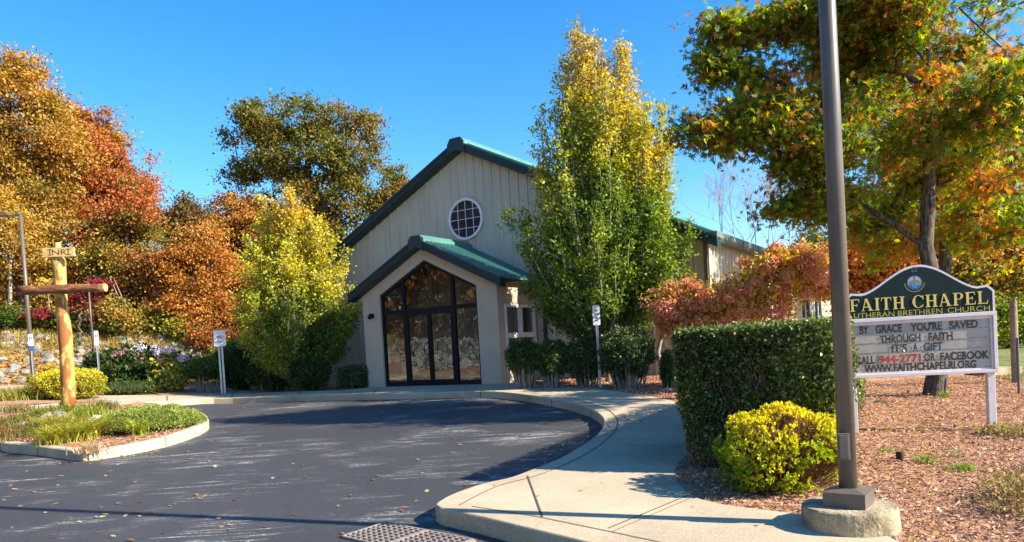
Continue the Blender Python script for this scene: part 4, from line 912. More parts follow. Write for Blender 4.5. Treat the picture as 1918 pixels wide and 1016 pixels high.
# understory
for i, (px, Y, py, rx, ry, pl_, nm) in enumerate([(10, 33.5, 615, 34, 34, [DKG, GRN, OLV], 'dark green'), (70, 34.5, 622, 30, 26, [GRN, YGR, OLV], 'light green'), (125, 34, 625, 26, 22, [DKG, OLV], 'deep green'), (215, 34, 600, 34, 42, [DKG, GRN, OLV, GOLD], 'mottled green'), (275, 35, 618, 34, 30, [OLV, GOLD, GRN], 'olive and gold'), (335, 35, 622, 30, 26, [GOLD, YGR, OLV], 'yellowing'), (400, 34.5, 625, 36, 26, [ORA, BRN, OLV], 'brown and orange'), (460, 35, 620, 40, 30, [RUST, BRN, ORA], 'rust brown')]):
    p = gb(px, Y); bl = [(px, py, rx, ry), (px + 12, py + 14, rx * .8, ry * .7)]
    tree('understory_shrub', p, pt(px, py - ry * .4, Y), bl, Y, nm + ' shrub at the woodland edge ' + ['left of the lamp post', 'beside the grey lamp post', 'behind the log cross upright', 'right of the log cross above the bank', 'above the left half of the dark hydrangea', 'above the pale flowers of the hydrangea', 'just above the square sign on two posts', 'behind the yellow hornbeam base'][i], 'shrub', pl_, 50, 70, .14, .28, tr=.05, group='understory shrubs', nsc=1)
for i, (x0, x1, y0, y1) in enumerate([(96, 98, 600, 646), (158, 156, 612, 645), (232, 240, 560, 640), (278, 278, 590, 645), (20, 16, 480, 640), (318, 322, 585, 645)]):
    Y = 34.2 + i * .3; a = gb(x1, Y); a.z -= .2; T = pt(x0, y0, Y); tk = MB(); tk.tube([a, a.lerp(T, .5) + Vector((.05, 0, 0)), T], [.11, .09, .06], 8)
    for q in range(4): tk.tube([a.lerp(T, .6 + .1 * q), T + Vector((random.uniform(-1, 1), 0, random.uniform(.3, 1.6)))], [.03, .01], 5)
    tag(tk.build('dead_tree', GBARK, org=a, smooth=True), ['pale straight trunk standing just left of the log cross upright', 'pale leaning trunk between cross and accessible parking sign', 'crooked grey trunk right of the cross at the woodland edge', 'thin grey trunk above the dark hydrangea bushes', 'grey trunk at the far left picture edge', 'thin trunk behind the pale hydrangea flowers'][i], 'tree trunk', 'bare trunks at the woodland edge')
# far wood that closes the view
def mass(name, bl, Y, n, ls, palt, matl=LEAF, dy=.9):
    P = sample(ellip_world(bl, Y, dy), n, .3); T_ = lf(P, .4) + RS.normal(size=n) * .2; V, c = leafquads(P, ls * (.6 + .7 * RS.rand(n)), pal(palt, T_) * (1 + RS.normal(size=(n, 1)) * .12).clip(.5, 1.5))
    o = np_mesh(name, V, np.arange(len(V)).reshape(-1, 4), matl, None, org=Vector(P.mean(0)), col=c); return o
o = mass('far_woodland', [(x, 560, 90, 80) for x in range(-250, 640, 90)], 56, 30000, .42, [OLV, RUST, ORA, DKG, OLV, GOLD, BRN]); tag(o, 'dense autumn woodland filling the gaps behind the left trees', 'woodland', kind='stuff')
# woodland outside the left edge (reflected in the entrance glass)
def wood_at(cx, cy, r, h, n, palt):
    P = np.array([cx, cy, ground_z(cx, cy)]) + RS.normal(size=(n, 3)) * np.array([r, r, h * .3]) * .5 + np.array([0, 0, h * .55]); return P, pal(palt, lf(P, .5) + RS.normal(size=n) * .15)
PS, CS = [], []
nW = 60000; Pw = np.stack([-30 - 9 * RS.rand(nW), -14 + 42 * RS.rand(nW), 2.2 + 12 * RS.rand(nW) ** 1.2], 1); PS.append(Pw); CS.append(pal([OLV, RUST, DKG, BRN, RUST, OLV, ORA], lf(Pw, .45) + RS.normal(size=nW) * .12))
for (cx, cy, pl_) in [(-30, 20, [RUST, ORA, RED]), (-30, 13, [ORA, RUST, OLV]), (-30, 6, [RUST, GOLD, ORA]), (-31, -1, [OLV, ORA]), (-35, 16, [OLV, RUST]), (-35, 9, [OLV, RUST]), (-35, 2, [OLV, RUST])]:
    P, c = wood_at(cx, cy, 6.5, 17, 6500, pl_); PS.append(P); CS.append(c)
P = np.concatenate(PS); V, c = leafquads(P, .42 * (.6 + .7 * RS.rand(len(P))), np.concatenate(CS)); o = np_mesh('west_woodland', V, np.arange(len(V)).reshape(-1, 4), LEAF, None, org=Vector(P.mean(0)), col=c); tag(o, 'rust coloured woodland continuing along the stone bank beyond the left edge', 'woodland', kind='stuff')
# ---- hornbeams: fans of upright stems
def hornbeam(px, pyb, Y, outline, label, palt, nst, nleaf, ls, fade, group='upright hornbeams beside the entrance', forkh=.75, powr=1., spires=()):
    """outline: list of (py, x0, x1) in picture px at depth Y"""
    base = gb(px, Y); t_ = thing('hornbeam_tree', base, label, 'tree', group); k = Y / F_PX
    oy = [o_[0] for o_ in outline]; ends = []
    zc = [pt((o_[1] + o_[2]) / 2, o_[0], Y) for o_ in outline]; zz = [p.z for p in zc]; cxs = [p.x for p in zc]; rr = [(o_[2] - o_[1]) / 2 * k for o_ in outline]
    def env(z):
        return np.interp(z, zz[::-1], cxs[::-1]), np.interp(z, zz[::-1], rr[::-1])
    ztop, zbot = zz[0], zz[-1]; segs = []; tips = []; 
    for sx_, sy_ in spires: p = pt(sx_, sy_, Y + random.uniform(-.4, .4)); tips.append(np.array(p))
    zg = np.linspace(zbot + .07 * (ztop - zbot), ztop - .03 * (ztop - zbot), 60); wg = np.array([max(.25, env(q)[1]) ** 1.15 for q in zg]); cdf = np.cumsum(wg); cdf = (cdf - cdf[0]) / (cdf[-1] - cdf[0])
    for i in range(nst):
        z = float(np.interp((i + .5) / nst, cdf, zg)); cx_, r_ = env(z); a = RS.rand() * 2 * math.pi; q = RS.rand() ** .45 * .97
        tips.append(np.array([cx_ + math.cos(a) * r_ * q, base.y + math.sin(a) * r_ * q * .85, z]))
    LP, LT, LA = [], [], []
    b0 = np.array(base); fork = b0 + np.array([0, 0, forkh])
    tkr = .085; tk = [(b0 - [0, 0, .2], fork, tkr * 1.25, tkr)]
    wts = []
    for T in tips:
        dx = T - fork; H = dx[2]; m_ = 9; prev = fork + RS.normal(size=3) * .03; pts_ = [prev]
        for i in range(1, m_ + 1):
            f = i / m_; hf = f ** .8 if H > 1.5 else f; q = fork + np.array([dx[0] * (1 - (1 - f) ** 1.6), dx[1] * (1 - (1 - f) ** 1.6), H * f ** 1.12]) + RS.normal(size=3) * .035; pts_.append(q)
        r0 = .022 + .006 * H
        for i in range(m_): segs.append((pts_[i], pts_[i + 1], r0 * (1 - i / (m_ + 1)), r0 * (1 - (i + 1) / (m_ + 1.5))))
        Ls = np.linalg.norm(dx); n_tw = int(6 + Ls * 4.2)
        for _ in range(n_tw):
            f = 1 - RS.rand() ** 1.15 * (.66 if H > 1.6 else .6); i = min(int(f * m_), m_ - 1); g_ = f * m_ - i; q = pts_[i] * (1 - g_) + pts_[i + 1] * g_
            d = RS.normal(size=3); out = q - np.array([base.x, base.y, q[2]]); d += out / (np.linalg.norm(out) + .3) * 1.1; d[2] = abs(d[2]) * .5 + .75; d /= np.linalg.norm(d); tl = (.25 + .5 * RS.rand()) * (1.15 - .75 * f ** 2)
            e = q + d * tl; segs.append((q, e, .006, .003)); nl = nleaf
            u = RS.rand(nl); LP.append(q + (e - q) * u[:, None] + RS.normal(size=(nl, 3)) * .075); LA.append(np.repeat(d[None], nl, 0))
    segtubes(tk, 'trunk', GBARK, t_, 12); segtubes(segs, 'branches', GBARK, t_, 4)
    P = np.concatenate(LP); A = np.concatenate(LA); hh = (P[:, 2] - zbot) / (ztop - zbot); T_ = np.clip(hh, 0, 1) ** powr * fade + (lf(P, 1.1) - .5) * .55 + RS.normal(size=len(P)) * .12
    col = pal(palt, T_) * (1 + RS.normal(size=(len(P), 1)) * .12).clip(.6, 1.4)
    leafobj('crown', P, ls * (.7 + .55 * RS.rand(len(P))), col, t_, axis=A, axw=.45, bias=(0, -.2, .6)); return t_
hornbeam(1138, 712, 18.2, [(48, 1080, 1090), (110, 1058, 1165), (160, 1040, 1200), (210, 1015, 1215), (260, 1008, 1250), (330, 990, 1265), (400, 966, 1285), (440, 958, 1296), (500, 965, 1285), (560, 1005, 1250), (600, 1040, 1200), (640, 1085, 1170)],
    'tall green hornbeam with yellow spiky top, right of the porch behind the no parking sign', [(.08, .15, .015), (.12, .21, .018), (.20, .29, .02), (.38, .40, .03), (.58, .46, .04), (.60, .43, .06), (.46, .34, .08)], 200, 18, .085, 1.08, powr=1.2, spires=[(1083, 52), (1090, 75), (1073, 90), (1160, 75), (1165, 100), (1150, 120), (1240, 205), (1245, 230), (1232, 250), (1020, 205), (1012, 230), (1050, 150), (1185, 170), (1120, 110), (1128, 140), (1105, 95), (1195, 150), (1085, 60), (1078, 72), (1095, 85), (1162, 85), (1158, 95), (1170, 130), (1110, 90), (1242, 215), (1236, 240), (1248, 260), (1180, 150), (1060, 130), (1065, 110), (1210, 200), (1292, 415), (958, 400)])
hornbeam(560, 728, 23.2, [(355, 538, 545), (400, 525, 562), (450, 498, 602), (500, 468, 632), (560, 442, 662), (600, 450, 668), (640, 462, 655), (670, 475, 640), (705, 490, 615)],
    'shorter yellow hornbeam on the left of the porch against the gable wall', [(.085, .14, .02), (.17, .23, .02), (.42, .42, .03), (.60, .52, .04), (.62, .46, .045), (.60, .40, .05)], 160, 18, .09, .75, spires=[(541, 355), (548, 380), (496, 372), (500, 400), (590, 410), (580, 400), (520, 380), (610, 430), (640, 470), (470, 440), (458, 480), (541, 360), (545, 372), (538, 390), (556, 395), (495, 380), (492, 395), (505, 410), (588, 415), (596, 430), (530, 400), (570, 400), (560, 420), (515, 395), (620, 450), (480, 420), (655, 540), (665, 570), (445, 560)], forkh=.3)
# ---- shrubs
def shrub(name, box, Y, label, palt, n, ls, cat='shrub', kind='ball', group=None, core=(.03, .03, .018), stems=14, lift=.12, depth=None, matl=LEAF, stem_m=GBARK, tj=.2, aspect=.34, rough=.2, part='foliage', power=2., topt=0., bias=(0, 0, .4)):
    x0, x1, y0, y1 = box; L_, R_, T, B_ = pt(x0, (y0 + y1) / 2, Y), pt(x1, (y0 + y1) / 2, Y), pt((x0 + x1) / 2, y0, Y), pt((x0 + x1) / 2, y1, Y)
    c = (L_ + R_) / 2; rx = (R_.x - L_.x) / 2; z0 = max(ground_z(c.x, Y) + .1, B_.z) if B_.z < ground_z(c.x, Y) + .5 else B_.z; gz = ground_z(c.x, Y) + .13; zl = gz + (T.z - gz) * lift; rz = (T.z - zl) / 2; cz = (T.z + zl) / 2; ry = depth or rx * .9
    base = Vector((c.x, Y, gz)); t_ = thing(name, base, label, cat, group); d = nrm(RS.normal(size=(n, 3)))
    sup = (np.abs(d) ** power).sum(1) ** (-1 / power) if kind == 'box' else 1 / np.maximum((np.abs(d) ** 2.35).sum(1) ** (1 / 2.35), 1e-6)
    S_ = np.array([rx, ry, rz]); lump = 1 + rough * (lf(d * 3.1 + c.x, 1.7) - .5) * 2 
    P = np.array([c.x, Y, cz]) + d * S_ * (sup * lump * (1.03 - .34 * RS.rand(n) ** 1.8 + .05 * np.maximum(0, lf(d * 6 + c.x, 2.3) - .55) * 4 * RS.rand(n)))[:, None]
    T_ = lf(P, 2.2) * .6 + .2 + RS.normal(size=n) * tj + topt * (P[:, 2] - cz) / rz; col = pal(palt, T_) * (1 + RS.normal(size=(n, 1)) * .15).clip(.5, 1.5)
    leafobj(part, P, ls * (.6 + .7 * RS.rand(n)), col, t_, matl, aspect=aspect, bias=bias)
    nr, ns = 12, 20; cv = []
    for i in range(nr + 1):
        th = math.pi * i / nr
        for k in range(ns):
            ph_ = 2 * math.pi * k / ns; dd = np.array([math.sin(th) * math.cos(ph_), math.sin(th) * math.sin(ph_), math.cos(th)]); pw = power if kind == 'box' else 2.35
            s_ = (np.abs(dd) ** pw).sum() ** (-1 / pw) * .74 * (1 + .08 * math.sin(7 * ph_ + 3 * th)); cv.append(np.array([c.x, Y, cz]) + dd * S_ * s_)
    m_ = MB(); m_.add(cv, [(i * ns + k, (i + 1) * ns + k, (i + 1) * ns + (k + 1) % ns, i * ns + (k + 1) % ns) for i in range(nr) for k in range(ns)]); CM = bpy.data.materials.get('light_block_core_%.3f' % core[0]) or noisy('light_block_core_%.3f' % core[0], [(.3, tuple(v * .5 for v in core)), (.7, tuple(v * 1.8 for v in core))], 25, 1, 40, .8, .03); m_.build('light_block_core', CM, t_, fix=False)  # solid dark core added inside the foliage so light does not pass through
    sg = []
    for _ in range(stems):
        a = RS.rand() * 6.283; r = RS.rand() ** .5 * .9; rs_ = 1.; tip = np.array([c.x + math.cos(a) * rx * r, Y + math.sin(a) * ry * r, cz + rz * (RS.rand() * .8 - .2)]); b0 = np.array([c.x + math.cos(a) * rx * r * .5 + RS.normal() * .05, Y + math.sin(a) * ry * r * .5, gz - .05]); mid_ = (tip + b0) / 2 + np.array([math.cos(a) * rx * r * .1, math.sin(a) * ry * r * .1, 0])
        sg += [(b0, mid_, .02, .014), (mid_, tip, .014, .006)]
    segtubes(sg, 'stems', stem_m, t_, 5); return t_
BOX = [(.022, .042, .012), (.045, .08, .02), (.075, .12, .03), (.12, .17, .04)]
GB = 'clipped shrubs along the chapel wall'
shrub('clipped_shrub', (636, 690, 687, 732), 22.6, 'small dark boxy yew against the left side of the porch', BOX, 5000, .055, kind='box', power=5, group=GB, lift=.02, matl=NEEDLE)
shrub('clipped_shrub', (574, 618, 678, 732), 23.3, 'round dark shrub with bare stems under the right edge of the yellow hornbeam', BOX, 4000, .055, group=GB, lift=.3, matl=NEEDLE)
shrub('clipped_shrub', (950, 1012, 638, 722), 17.9, 'leggy green shrub right under the porch side window', BOX + [(.13, .18, .03)], 6000, .05, group=GB, lift=.32, stems=40)
shrub('clipped_shrub', (1006, 1066, 640, 722), 17.7, 'second leggy green shrub, between the window shrub and the dark round shrub', BOX + [(.11, .16, .03)], 6000, .05, group=GB, lift=.28, stems=40)
shrub('clipped_shrub', (1062, 1134, 628, 722), 17.6, 'dark rounded shrub just left of the no parking sign post', BOX, 8000, .05, group=GB, lift=.15, stems=40, matl=NEEDLE)
shrub('clipped_shrub', (1126, 1222, 616, 728), 16.6, 'large dome shaped shrub with grey stems right of the no parking sign post', BOX, 13000, .05, group=GB, lift=.2, stems=70, matl=NEEDLE)
shrub('clipped_shrub', (1238, 1262, 660, 712), 16.2, 'dark little shrub in the gap between hydrangea trunk and hedge', BOX, 2500, .05, group=GB, lift=.05)
shrub('clipped_shrub', (352, 413, 670, 742), 24, 'light green leggy shrub beside the square sign on two posts', [(.05, .09, .02), (.11, .17, .03), (.2, .28, .05)], 6000, .06, group='shrubs left of the hornbeam', lift=.35, stems=30, topt=.3)
shrub('clipped_shrub', (415, 490, 650, 728), 25.0, 'dark green shrub just right of the square sign on two posts', BOX, 6000, .08, group='shrubs left of the hornbeam', lift=.05)
shrub('clipped_shrub', (470, 560, 655, 733), 24.0, 'low dark shrub under the left half of the yellow hornbeam', BOX, 7000, .07, group='shrubs left of the hornbeam', lift=.03)
shrub('clipped_shrub', (545, 612, 665, 735), 22.7, 'dark shrub under the right half of the yellow hornbeam', BOX, 5000, .07, group='shrubs left of the hornbeam', lift=.03)
shrub('clipped_shrub', (395, 470, 640, 690), 27.0, 'yellowish green shrub behind the square sign', [(.08, .13, .02), (.2, .26, .04), (.32, .33, .05)], 4500, .1, group='shrubs left of the hornbeam', lift=.03)
def petals(name, cs, r, palt, par, n=70, ls=.03):
    cs = np.array(cs); m_ = len(cs); ci = np.repeat(np.arange(m_), n); d = nrm(RS.normal(size=(len(ci), 3))); rr_ = np.array(r)[ci] if np.ndim(r) else np.full(len(ci), r)
    P = cs[ci] + d * (rr_ * (.75 + .25 * RS.rand(len(ci))))[:, None] * np.array([1, 1, .85]); tc = RS.rand(m_)[ci]
    return leafobj(name, P, ls * (.7 + .5 * RS.rand(len(P))), pal(palt, tc * .7 + RS.rand(len(P)) * .3), par, PETAL, aspect=.5, bias=d * 2.2)
hy = shrub('hydrangea_bush', (168, 338, 655, 720), 24.5, 'wide dark green hydrangea with white and dusty pink flower heads right of the log cross', [(.02, .04, .012), (.04, .075, .02), (.07, .11, .03), (.12, .16, .03)], 12000, .13, lift=.05, rough=.25, depth=1.0, aspect=.42)
hx = [(218, 665), (232, 660), (256, 655), (266, 652), (262, 668), (290, 652), (298, 655), (314, 656), (318, 654), (295, 662), (303, 676), (262, 672), (340, 672), (344, 669)]
for i_, (x, y) in enumerate(hx):
    pk_ = i_ in (0, 1, 4, 10, 11); petals('flower_head', [pt(x, y, 23.65)], .15, [(.35, .14, .18), (.45, .22, .25)] if pk_ else [(.55, .53, .6), (.6, .57, .6)], hy, 60, .06)
shrub('hydrangea_bush', (285, 345, 672, 722), 23.9, 'yellow green hydrangea clump at the right end of the dark hydrangea', [(.12, .16, .03), (.3, .3, .05), (.42, .38, .08), (.25, .13, .04)], 3000, .13, lift=.02, rough=.3, aspect=.42)
shrub('ground_shrub', (193, 284, 715, 738), 22.6, 'flat dark juniper mat beside the walkway in front of the hydrangea', BOX, 4500, .05, lift=.0, stems=0)
GBU = [(.14, .16, .02), (.36, .33, .03), (.60, .50, .04), (.72, .60, .05)]
shrub('golden_bush', (72, 184, 694, 748), 20.6, 'wide golden yellow bush behind the base of the log cross', GBU, 11000, .055, lift=.02, kind='box', power=3.2, topt=.25, core=(.06, .05, .015), rough=.14)
shrub('golden_bush', (74, 112, 683, 706), 24.5, 'small orange yellow bush behind the wide golden bush', [(.3, .2, .03), (.6, .42, .04), (.6, .3, .04)], 2500, .06, lift=.02)
shrub('potted_plant', (51, 60, 702, 716), 26, 'small green plant in a dark pot left of the parking sign post', [GRN, YGR], 500, .05, lift=.4, stems=4)
# ---- hedge
hedge_o = at(1460, 880, .15); ax = Vector((.47, .883, 0)).normalized(); ay = Vector((ax.y, -ax.x, 0)); HC = Vector((1.72, 7.75, 0))      # near left corner
HL, HW, HT = 5.6, 1.55, 1.68
hgz = ground_z(2.8, 8) + .15; hedge = thing('hedge', (HC.x + .9, HC.y + 1.0, hgz), 'big square clipped green hedge at the curve of the pavement behind the yellow bush', 'hedge')
n = 190000; u = RS.rand(n) ** 1.25; v = RS.rand(n); w = RS.rand(n) ** 1.8; fc = RS.choice(5, n, p=[.36, .16, .2, .24, .04]); dpt = w * .17 - .07 * (RS.rand(n) ** 14) + .07 * (lf(np.stack([u * 9, v * 7, fc], 1), 1.3) - .5)
aa = np.where(fc == 0, dpt, np.where(fc == 4, HL - dpt, u * HL)); bb = np.where(fc == 1, dpt, np.where(fc == 3, HW - dpt, np.where(fc == 0, u * HW, v * HW))); hz_ = HT - hgz
cc_ = np.where(fc == 2, 1, 0); zf = np.where(fc == 2, HT - dpt * .8, hgz + .12 + (HT - hgz - .12) * np.where(fc == 2, 0, v))
bb = np.where(fc == 2, v * HW, bb)
rj = RS.normal(size=(n, 3)) * .015
lowf = (zf - hgz) / hz_; pinch = .10 * (1 - np.clip(lowf * 1.6, 0, 1)); aa = aa + (aa < HL / 2) * pinch; bb = bb + np.where(bb < HW / 2, pinch, -pinch)
rc_ = .12; ea = np.minimum(aa, HL - aa); eb = np.minimum(bb, HW - bb)
P = np.array([HC.x, HC.y, 0]) + aa[:, None] * np.array(ax) + bb[:, None] * np.array(ay) + np.stack([0 * zf, 0 * zf, zf], 1) + rj
thin = (lf(P, 8.5) * .6 + lf(P, 2.6) * .4 + RS.normal(size=n) * .10) < .60; keep = thin | (fc == 2); P = P[keep]; fk = fc[keep]; n = len(P)
T_ = lf(P, 2.1) * .6 + .18 + RS.normal(size=n) * .2 + (P[:, 2] - hgz) / hz_ * .12; col = pal([(.07, .055, .025), (.045, .07, .02), (.08, .12, .025), (.13, .18, .035), (.21, .25, .05), (.34, .37, .08)], T_) * (1 + RS.normal(size=(n, 1)) * .15).clip(.5, 1.5)
leafobj('foliage', P, .036 * (.6 + .8 * RS.rand(n)), col, hedge, HEDGEL, bias=(.1, -.3, .5), aspect=.32)
cm = MB(); M_ = Matrix((ax, ay, Vector((0, 0, 1)))).transposed(); cc = HC + ax * HL / 2 + ay * HW / 2; cm.box((cc.x, cc.y, (HT + hgz) / 2 + .0), (HL - .46, HW - .46, HT - hgz - .36), M_); cm.build('light_block_core', bpy.data.materials['light_block_core_0.030'], hedge)  # dark solid box added inside the hedge to block light
sg = []
for _ in range(5200):
    fcx = RS.rand(); a_ = RS.rand() * .2 + .05 if fcx < .6 else RS.rand() * HL; b_ = RS.rand() * (HW - .1) + .05 if fcx < .6 else (.05 + .18 * RS.rand() if RS.rand() < .6 else HW - .05 - .18 * RS.rand())
    q = np.array(HC + ax * a_ + ay * b_); q[2] = hgz + RS.rand() ** 1.3 * (HT - hgz) * .75; d = RS.normal(size=3) * .25; d[2] = 1; sg.append((q, q + d * (.06 + .13 * RS.rand()), .005, .003))
for _ in range(60):
    q = np.array(HC + ax * (.2 + RS.rand() * (HL - .4)) + ay * (.15 + RS.rand() * (HW - .3))); q[2] = hgz - .05; sg.append((q, q + np.array([RS.normal() * .1, RS.normal() * .1, .5]), .014, .010))
segtubes(sg, 'stems', noisy('hedge_twig', [(.3, (.1, .07, .05)), (.7, (.24, .18, .13))], 9, .9, 0, 0), hedge, 4)
# ---- yellow bush in front of the hedge
def rosettes(name, box, Y, label, n, ls, palt, lowp):
    x0, x1, y0, y1 = box; c = pt((x0 + x1) / 2, (y0 + y1) / 2, Y); k = Y / F_PX; rx, rz = (x1 - x0) / 2 * k, (y1 - y0) / 2 * k; gz = ground_z(c.x, Y) + .15; base = Vector((c.x, Y, gz)); t_ = thing(name, base, label, 'shrub')
    d = nrm(RS.normal(size=(n, 3))); d = d[d[:, 2] > -.86]; d = d[:n]; lump = 1 + .10 * np.sin(d[:, 0] * 7 + 1) * np.sin(d[:, 2] * 8) + .06 * np.sin(d[:, 1] * 15 + d[:, 0] * 11); S_ = np.array([rx, rx * .95, rz]); pw = 2.5
    sup = (np.abs(d) ** pw).sum(1) ** (-1 / pw); C_ = np.array(c) + d * S_ * (sup * lump * (1 - .16 * RS.rand(len(d)) ** 2))[:, None]
    ok = C_[:, 2] > gz + .03; C_, d = C_[ok], d[ok]; gap = lf(C_, 5.2) + RS.normal(size=len(C_)) * .08 < .70; C_, d = C_[gap], d[gap]; q = 9; m_ = len(C_)
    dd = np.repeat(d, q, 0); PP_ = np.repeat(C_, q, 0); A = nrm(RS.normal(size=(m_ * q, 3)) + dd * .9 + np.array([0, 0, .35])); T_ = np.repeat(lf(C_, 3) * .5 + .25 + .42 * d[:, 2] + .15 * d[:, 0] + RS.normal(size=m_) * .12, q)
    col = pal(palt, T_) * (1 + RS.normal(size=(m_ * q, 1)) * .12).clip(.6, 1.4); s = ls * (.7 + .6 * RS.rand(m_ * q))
    Nn = nrm(np.cross(A, RS.normal(size=A.shape))); Bv = np.cross(Nn, A); s_ = s[:, None]
    V = np.stack([PP_, PP_ + A * s_ * .55 + Bv * s_ * .27 + Nn * s_ * .08, PP_ + A * s_, PP_ + A * s_ * .55 - Bv * s_ * .27 + Nn * s_ * .08], 1).reshape(-1, 3)
    np_mesh('foliage', V, np.arange(len(V)).reshape(-1, 4), LEAF, t_, col=np.repeat(col, 4, 0))
    sg = []
    for i in RS.choice(m_, min(m_, 1500), replace=False):
        e = C_[i]; b0 = np.array([c.x + (e[0] - c.x) * .3, Y + (e[1] - Y) * .3, gz + .02]); md = b0 * .35 + e * .65; md[2] -= .03; sg += [(md, e, .0028, .002)]
        if i % 4 == 0: sg.append((b0, md, .006, .003))
    segtubes(sg, 'stems', noisy('reddish_twig', [(.3, (.12, .05, .025)), (.7, (.3, .14, .07))], 9, .9, 0, 0), t_, 4)
    # a loose inner volume of dry older leaves
    nn = 5000; dq = nrm(RS.normal(size=(nn, 3))); Pq = np.array(c) + dq * S_ * (.55 + .28 * RS.rand(nn))[:, None]; Pq = Pq[Pq[:, 2] > gz]
    leafobj('dry_leaves', Pq, ls * (.7 + .6 * RS.rand(len(Pq))), pal([(.10, .05, .02), (.22, .11, .04), (.16, .16, .03)], RS.rand(len(Pq))), t_)
    return t_
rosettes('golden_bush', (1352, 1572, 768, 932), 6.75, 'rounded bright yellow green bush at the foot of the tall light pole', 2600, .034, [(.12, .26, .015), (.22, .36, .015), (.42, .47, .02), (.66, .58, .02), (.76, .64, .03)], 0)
# ---- pink hydrangea tree
hb_ = at(1238, 712, .13); hyd = thing('hydrangea_tree', hb_, 'arching hydrangea tree full of dusty pink flower heads and yellow leaves behind the hedge', 'shrub')
hb = [(1252, 560, 26, 22, 0), (1240, 600, 20, 26, 0), (1290, 560, 36, 28, 0), (1330, 560, 40, 26, -.8), (1380, 560, 44, 30, -1.3), (1430, 545, 45, 34, -1.8), (1480, 525, 44, 44, -2.3), (1525, 520, 36, 48, -2.6), (1545, 545, 22, 34, -2.8), (1270, 600, 30, 30, 0), (1330, 595, 44, 20, -.8), (1210, 560, 14, 16, .3), (1300, 590, 50, 22, -.2), (1380, 588, 50, 22, -1.), (1440, 582, 44, 26, -1.6), (1465, 500, 50, 30, -2), (1510, 492, 40, 26, -2.3), (1405, 520, 40, 20, -1.4), (1250, 580, 30, 26, 0)]
hb = [(a, b_, c, d, e * .5) for a, b_, c, d, e in hb]; E_ = ellip_world(hb, 16.9, .8); E_ = [(c, np.array([r[0], min(r[1], .55), r[2]])) for c, r in E_]; n = 1300; cl = sample(E_, n, .5)
nodes = [np.array(hb_) + np.array(q) for q in ((0, 0, -.1), (.02, 0, .35), (-.03, .02, .7), (.05, 0, 1.0), (.2, -.1, 1.25))]
tk, br = skeleton(nodes, cl[:260], .006, .5, .5, .3, sag=-.25); segtubes([(a, b_, .05, .045) for a, b_, _, _ in tk], 'trunk', GBARK, hyd, 10); segtubes([(a, b_, min(r0, .02), min(r1, .02)) for a, b_, r0, r1 in br], 'branches', GBARK, hyd, 5)
ci = np.repeat(np.arange(n), 6); P = cl[ci] + RS.normal(size=(len(ci), 3)) * .11 - np.array([0, .22, -.03]); rgt = np.clip((P[:, 0] - 3.2) / 2.2, 0, 1); T_ = rgt * .45 + lf(P, 2.4) * .5 + RS.normal(size=len(P)) * .15
leafobj('leaves', P, .115 * (.6 + .6 * RS.rand(len(P))), pal([(.22, .12, .05), (.40, .20, .05), (.50, .30, .06), (.66, .46, .06), (.72, .54, .08), (.45, .30, .07)], T_), hyd, aspect=.30)
fl = sample(E_, 165, .9); fl[:, 1] -= .38; ex = [(1447, 470), (1448, 468), (1497, 465), (1505, 470), (1418, 500), (1456, 462), (1395, 492), (1280, 532), (1256, 535), (1370, 530), (1230, 550), (1240, 570), (1262, 545), (1290, 540), (1225, 600), (1245, 625)]
ex = [np.array(pt(x, y, 16.7 - (x - 1240) / 300 * 1.4)) for x, y in ex]; fl = np.vstack([fl, ex]); rad = .125 + .06 * RS.rand(len(fl))
HPAL = [(.48, .12, .10), (.66, .24, .17), (.74, .36, .24), (.68, .38, .20), (.54, .20, .11)]; ordr = np.argsort(fl[:, 1] - 100 * (np.arange(len(fl)) >= len(fl) - len(ex)))
for i_ in ordr[:100]: tq = RS.rand(); petals('flower_head', [fl[i_]], float(rad[i_]), [HPAL[int(tq * 4)], HPAL[int(tq * 4) + 1]], hyd, 130, .042)
tag(petals('flower_heads', fl[ordr[100:]], rad[ordr[100:]], HPAL, hyd, 130, .042), kind='stuff')
segtubes([(q, cl[np.argmin(np.linalg.norm(cl - q, axis=1))], .005, .006) for q in np.array(ex)], 'flower_stalks', GBARK, hyd, 4)
#@@PART4
# ---- pin oak in the right foreground
OAKP = [(.30, .13, .05), (.08, .15, .035), (.13, .21, .03), (.24, .33, .03), (.48, .52, .04), (.15, .23, .035), (.11, .19, .03), (.26, .30, .04), (.44, .20, .05), (.50, .22, .06)]
OLEAF = leafmat('oak_leaf', .58)
ob = at(1745, 742, .13)
oak_bl = [(1760, 40, 210, 110, -.4, 1.9), (1640, 120, 100, 76, .3, 2.2), (1850, 180, 130, 120, -.5, 1.6), (1700, 240, 150, 60, -1.2, 1.0), (1640, 320, 80, 40, -1, .7), (1810, 320, 130, 44, 1.0, .8), (1560, 220, 70, 40, 0, 1.2), (1500, 140, 66, 26, 0, .8), (1470, 195, 70, 24, -.2, .7), (1600, 30, 90, 50, 0, 1.6), (1540, 20, 60, 40, 0, 1.),
  (1400, 56, 84, 15, 0, .5), (1470, 40, 60, 26, 0, .8), (1385, 140, 74, 20, .1, .6), (1335, 120, 24, 14, .1, .3), (1370, 228, 92, 20, -.1, .6), (1310, 245, 36, 16, -.1, .3), (1352, 268, 18, 20, -.1, .2), (1430, 250, 60, 22, 0, .7), (1500, 275, 60, 34, 0, .8), (1530, 310, 50, 24, .1, .6), (1495, 385, 56, 16, .3, .5), (1560, 380, 60, 30, .3, 1.0), (1600, 430, 50, 20, 1.6, .7), (1650, 410, 50, 26, 1.8, .7), (1850, 420, 90, 46, 2., .8)]
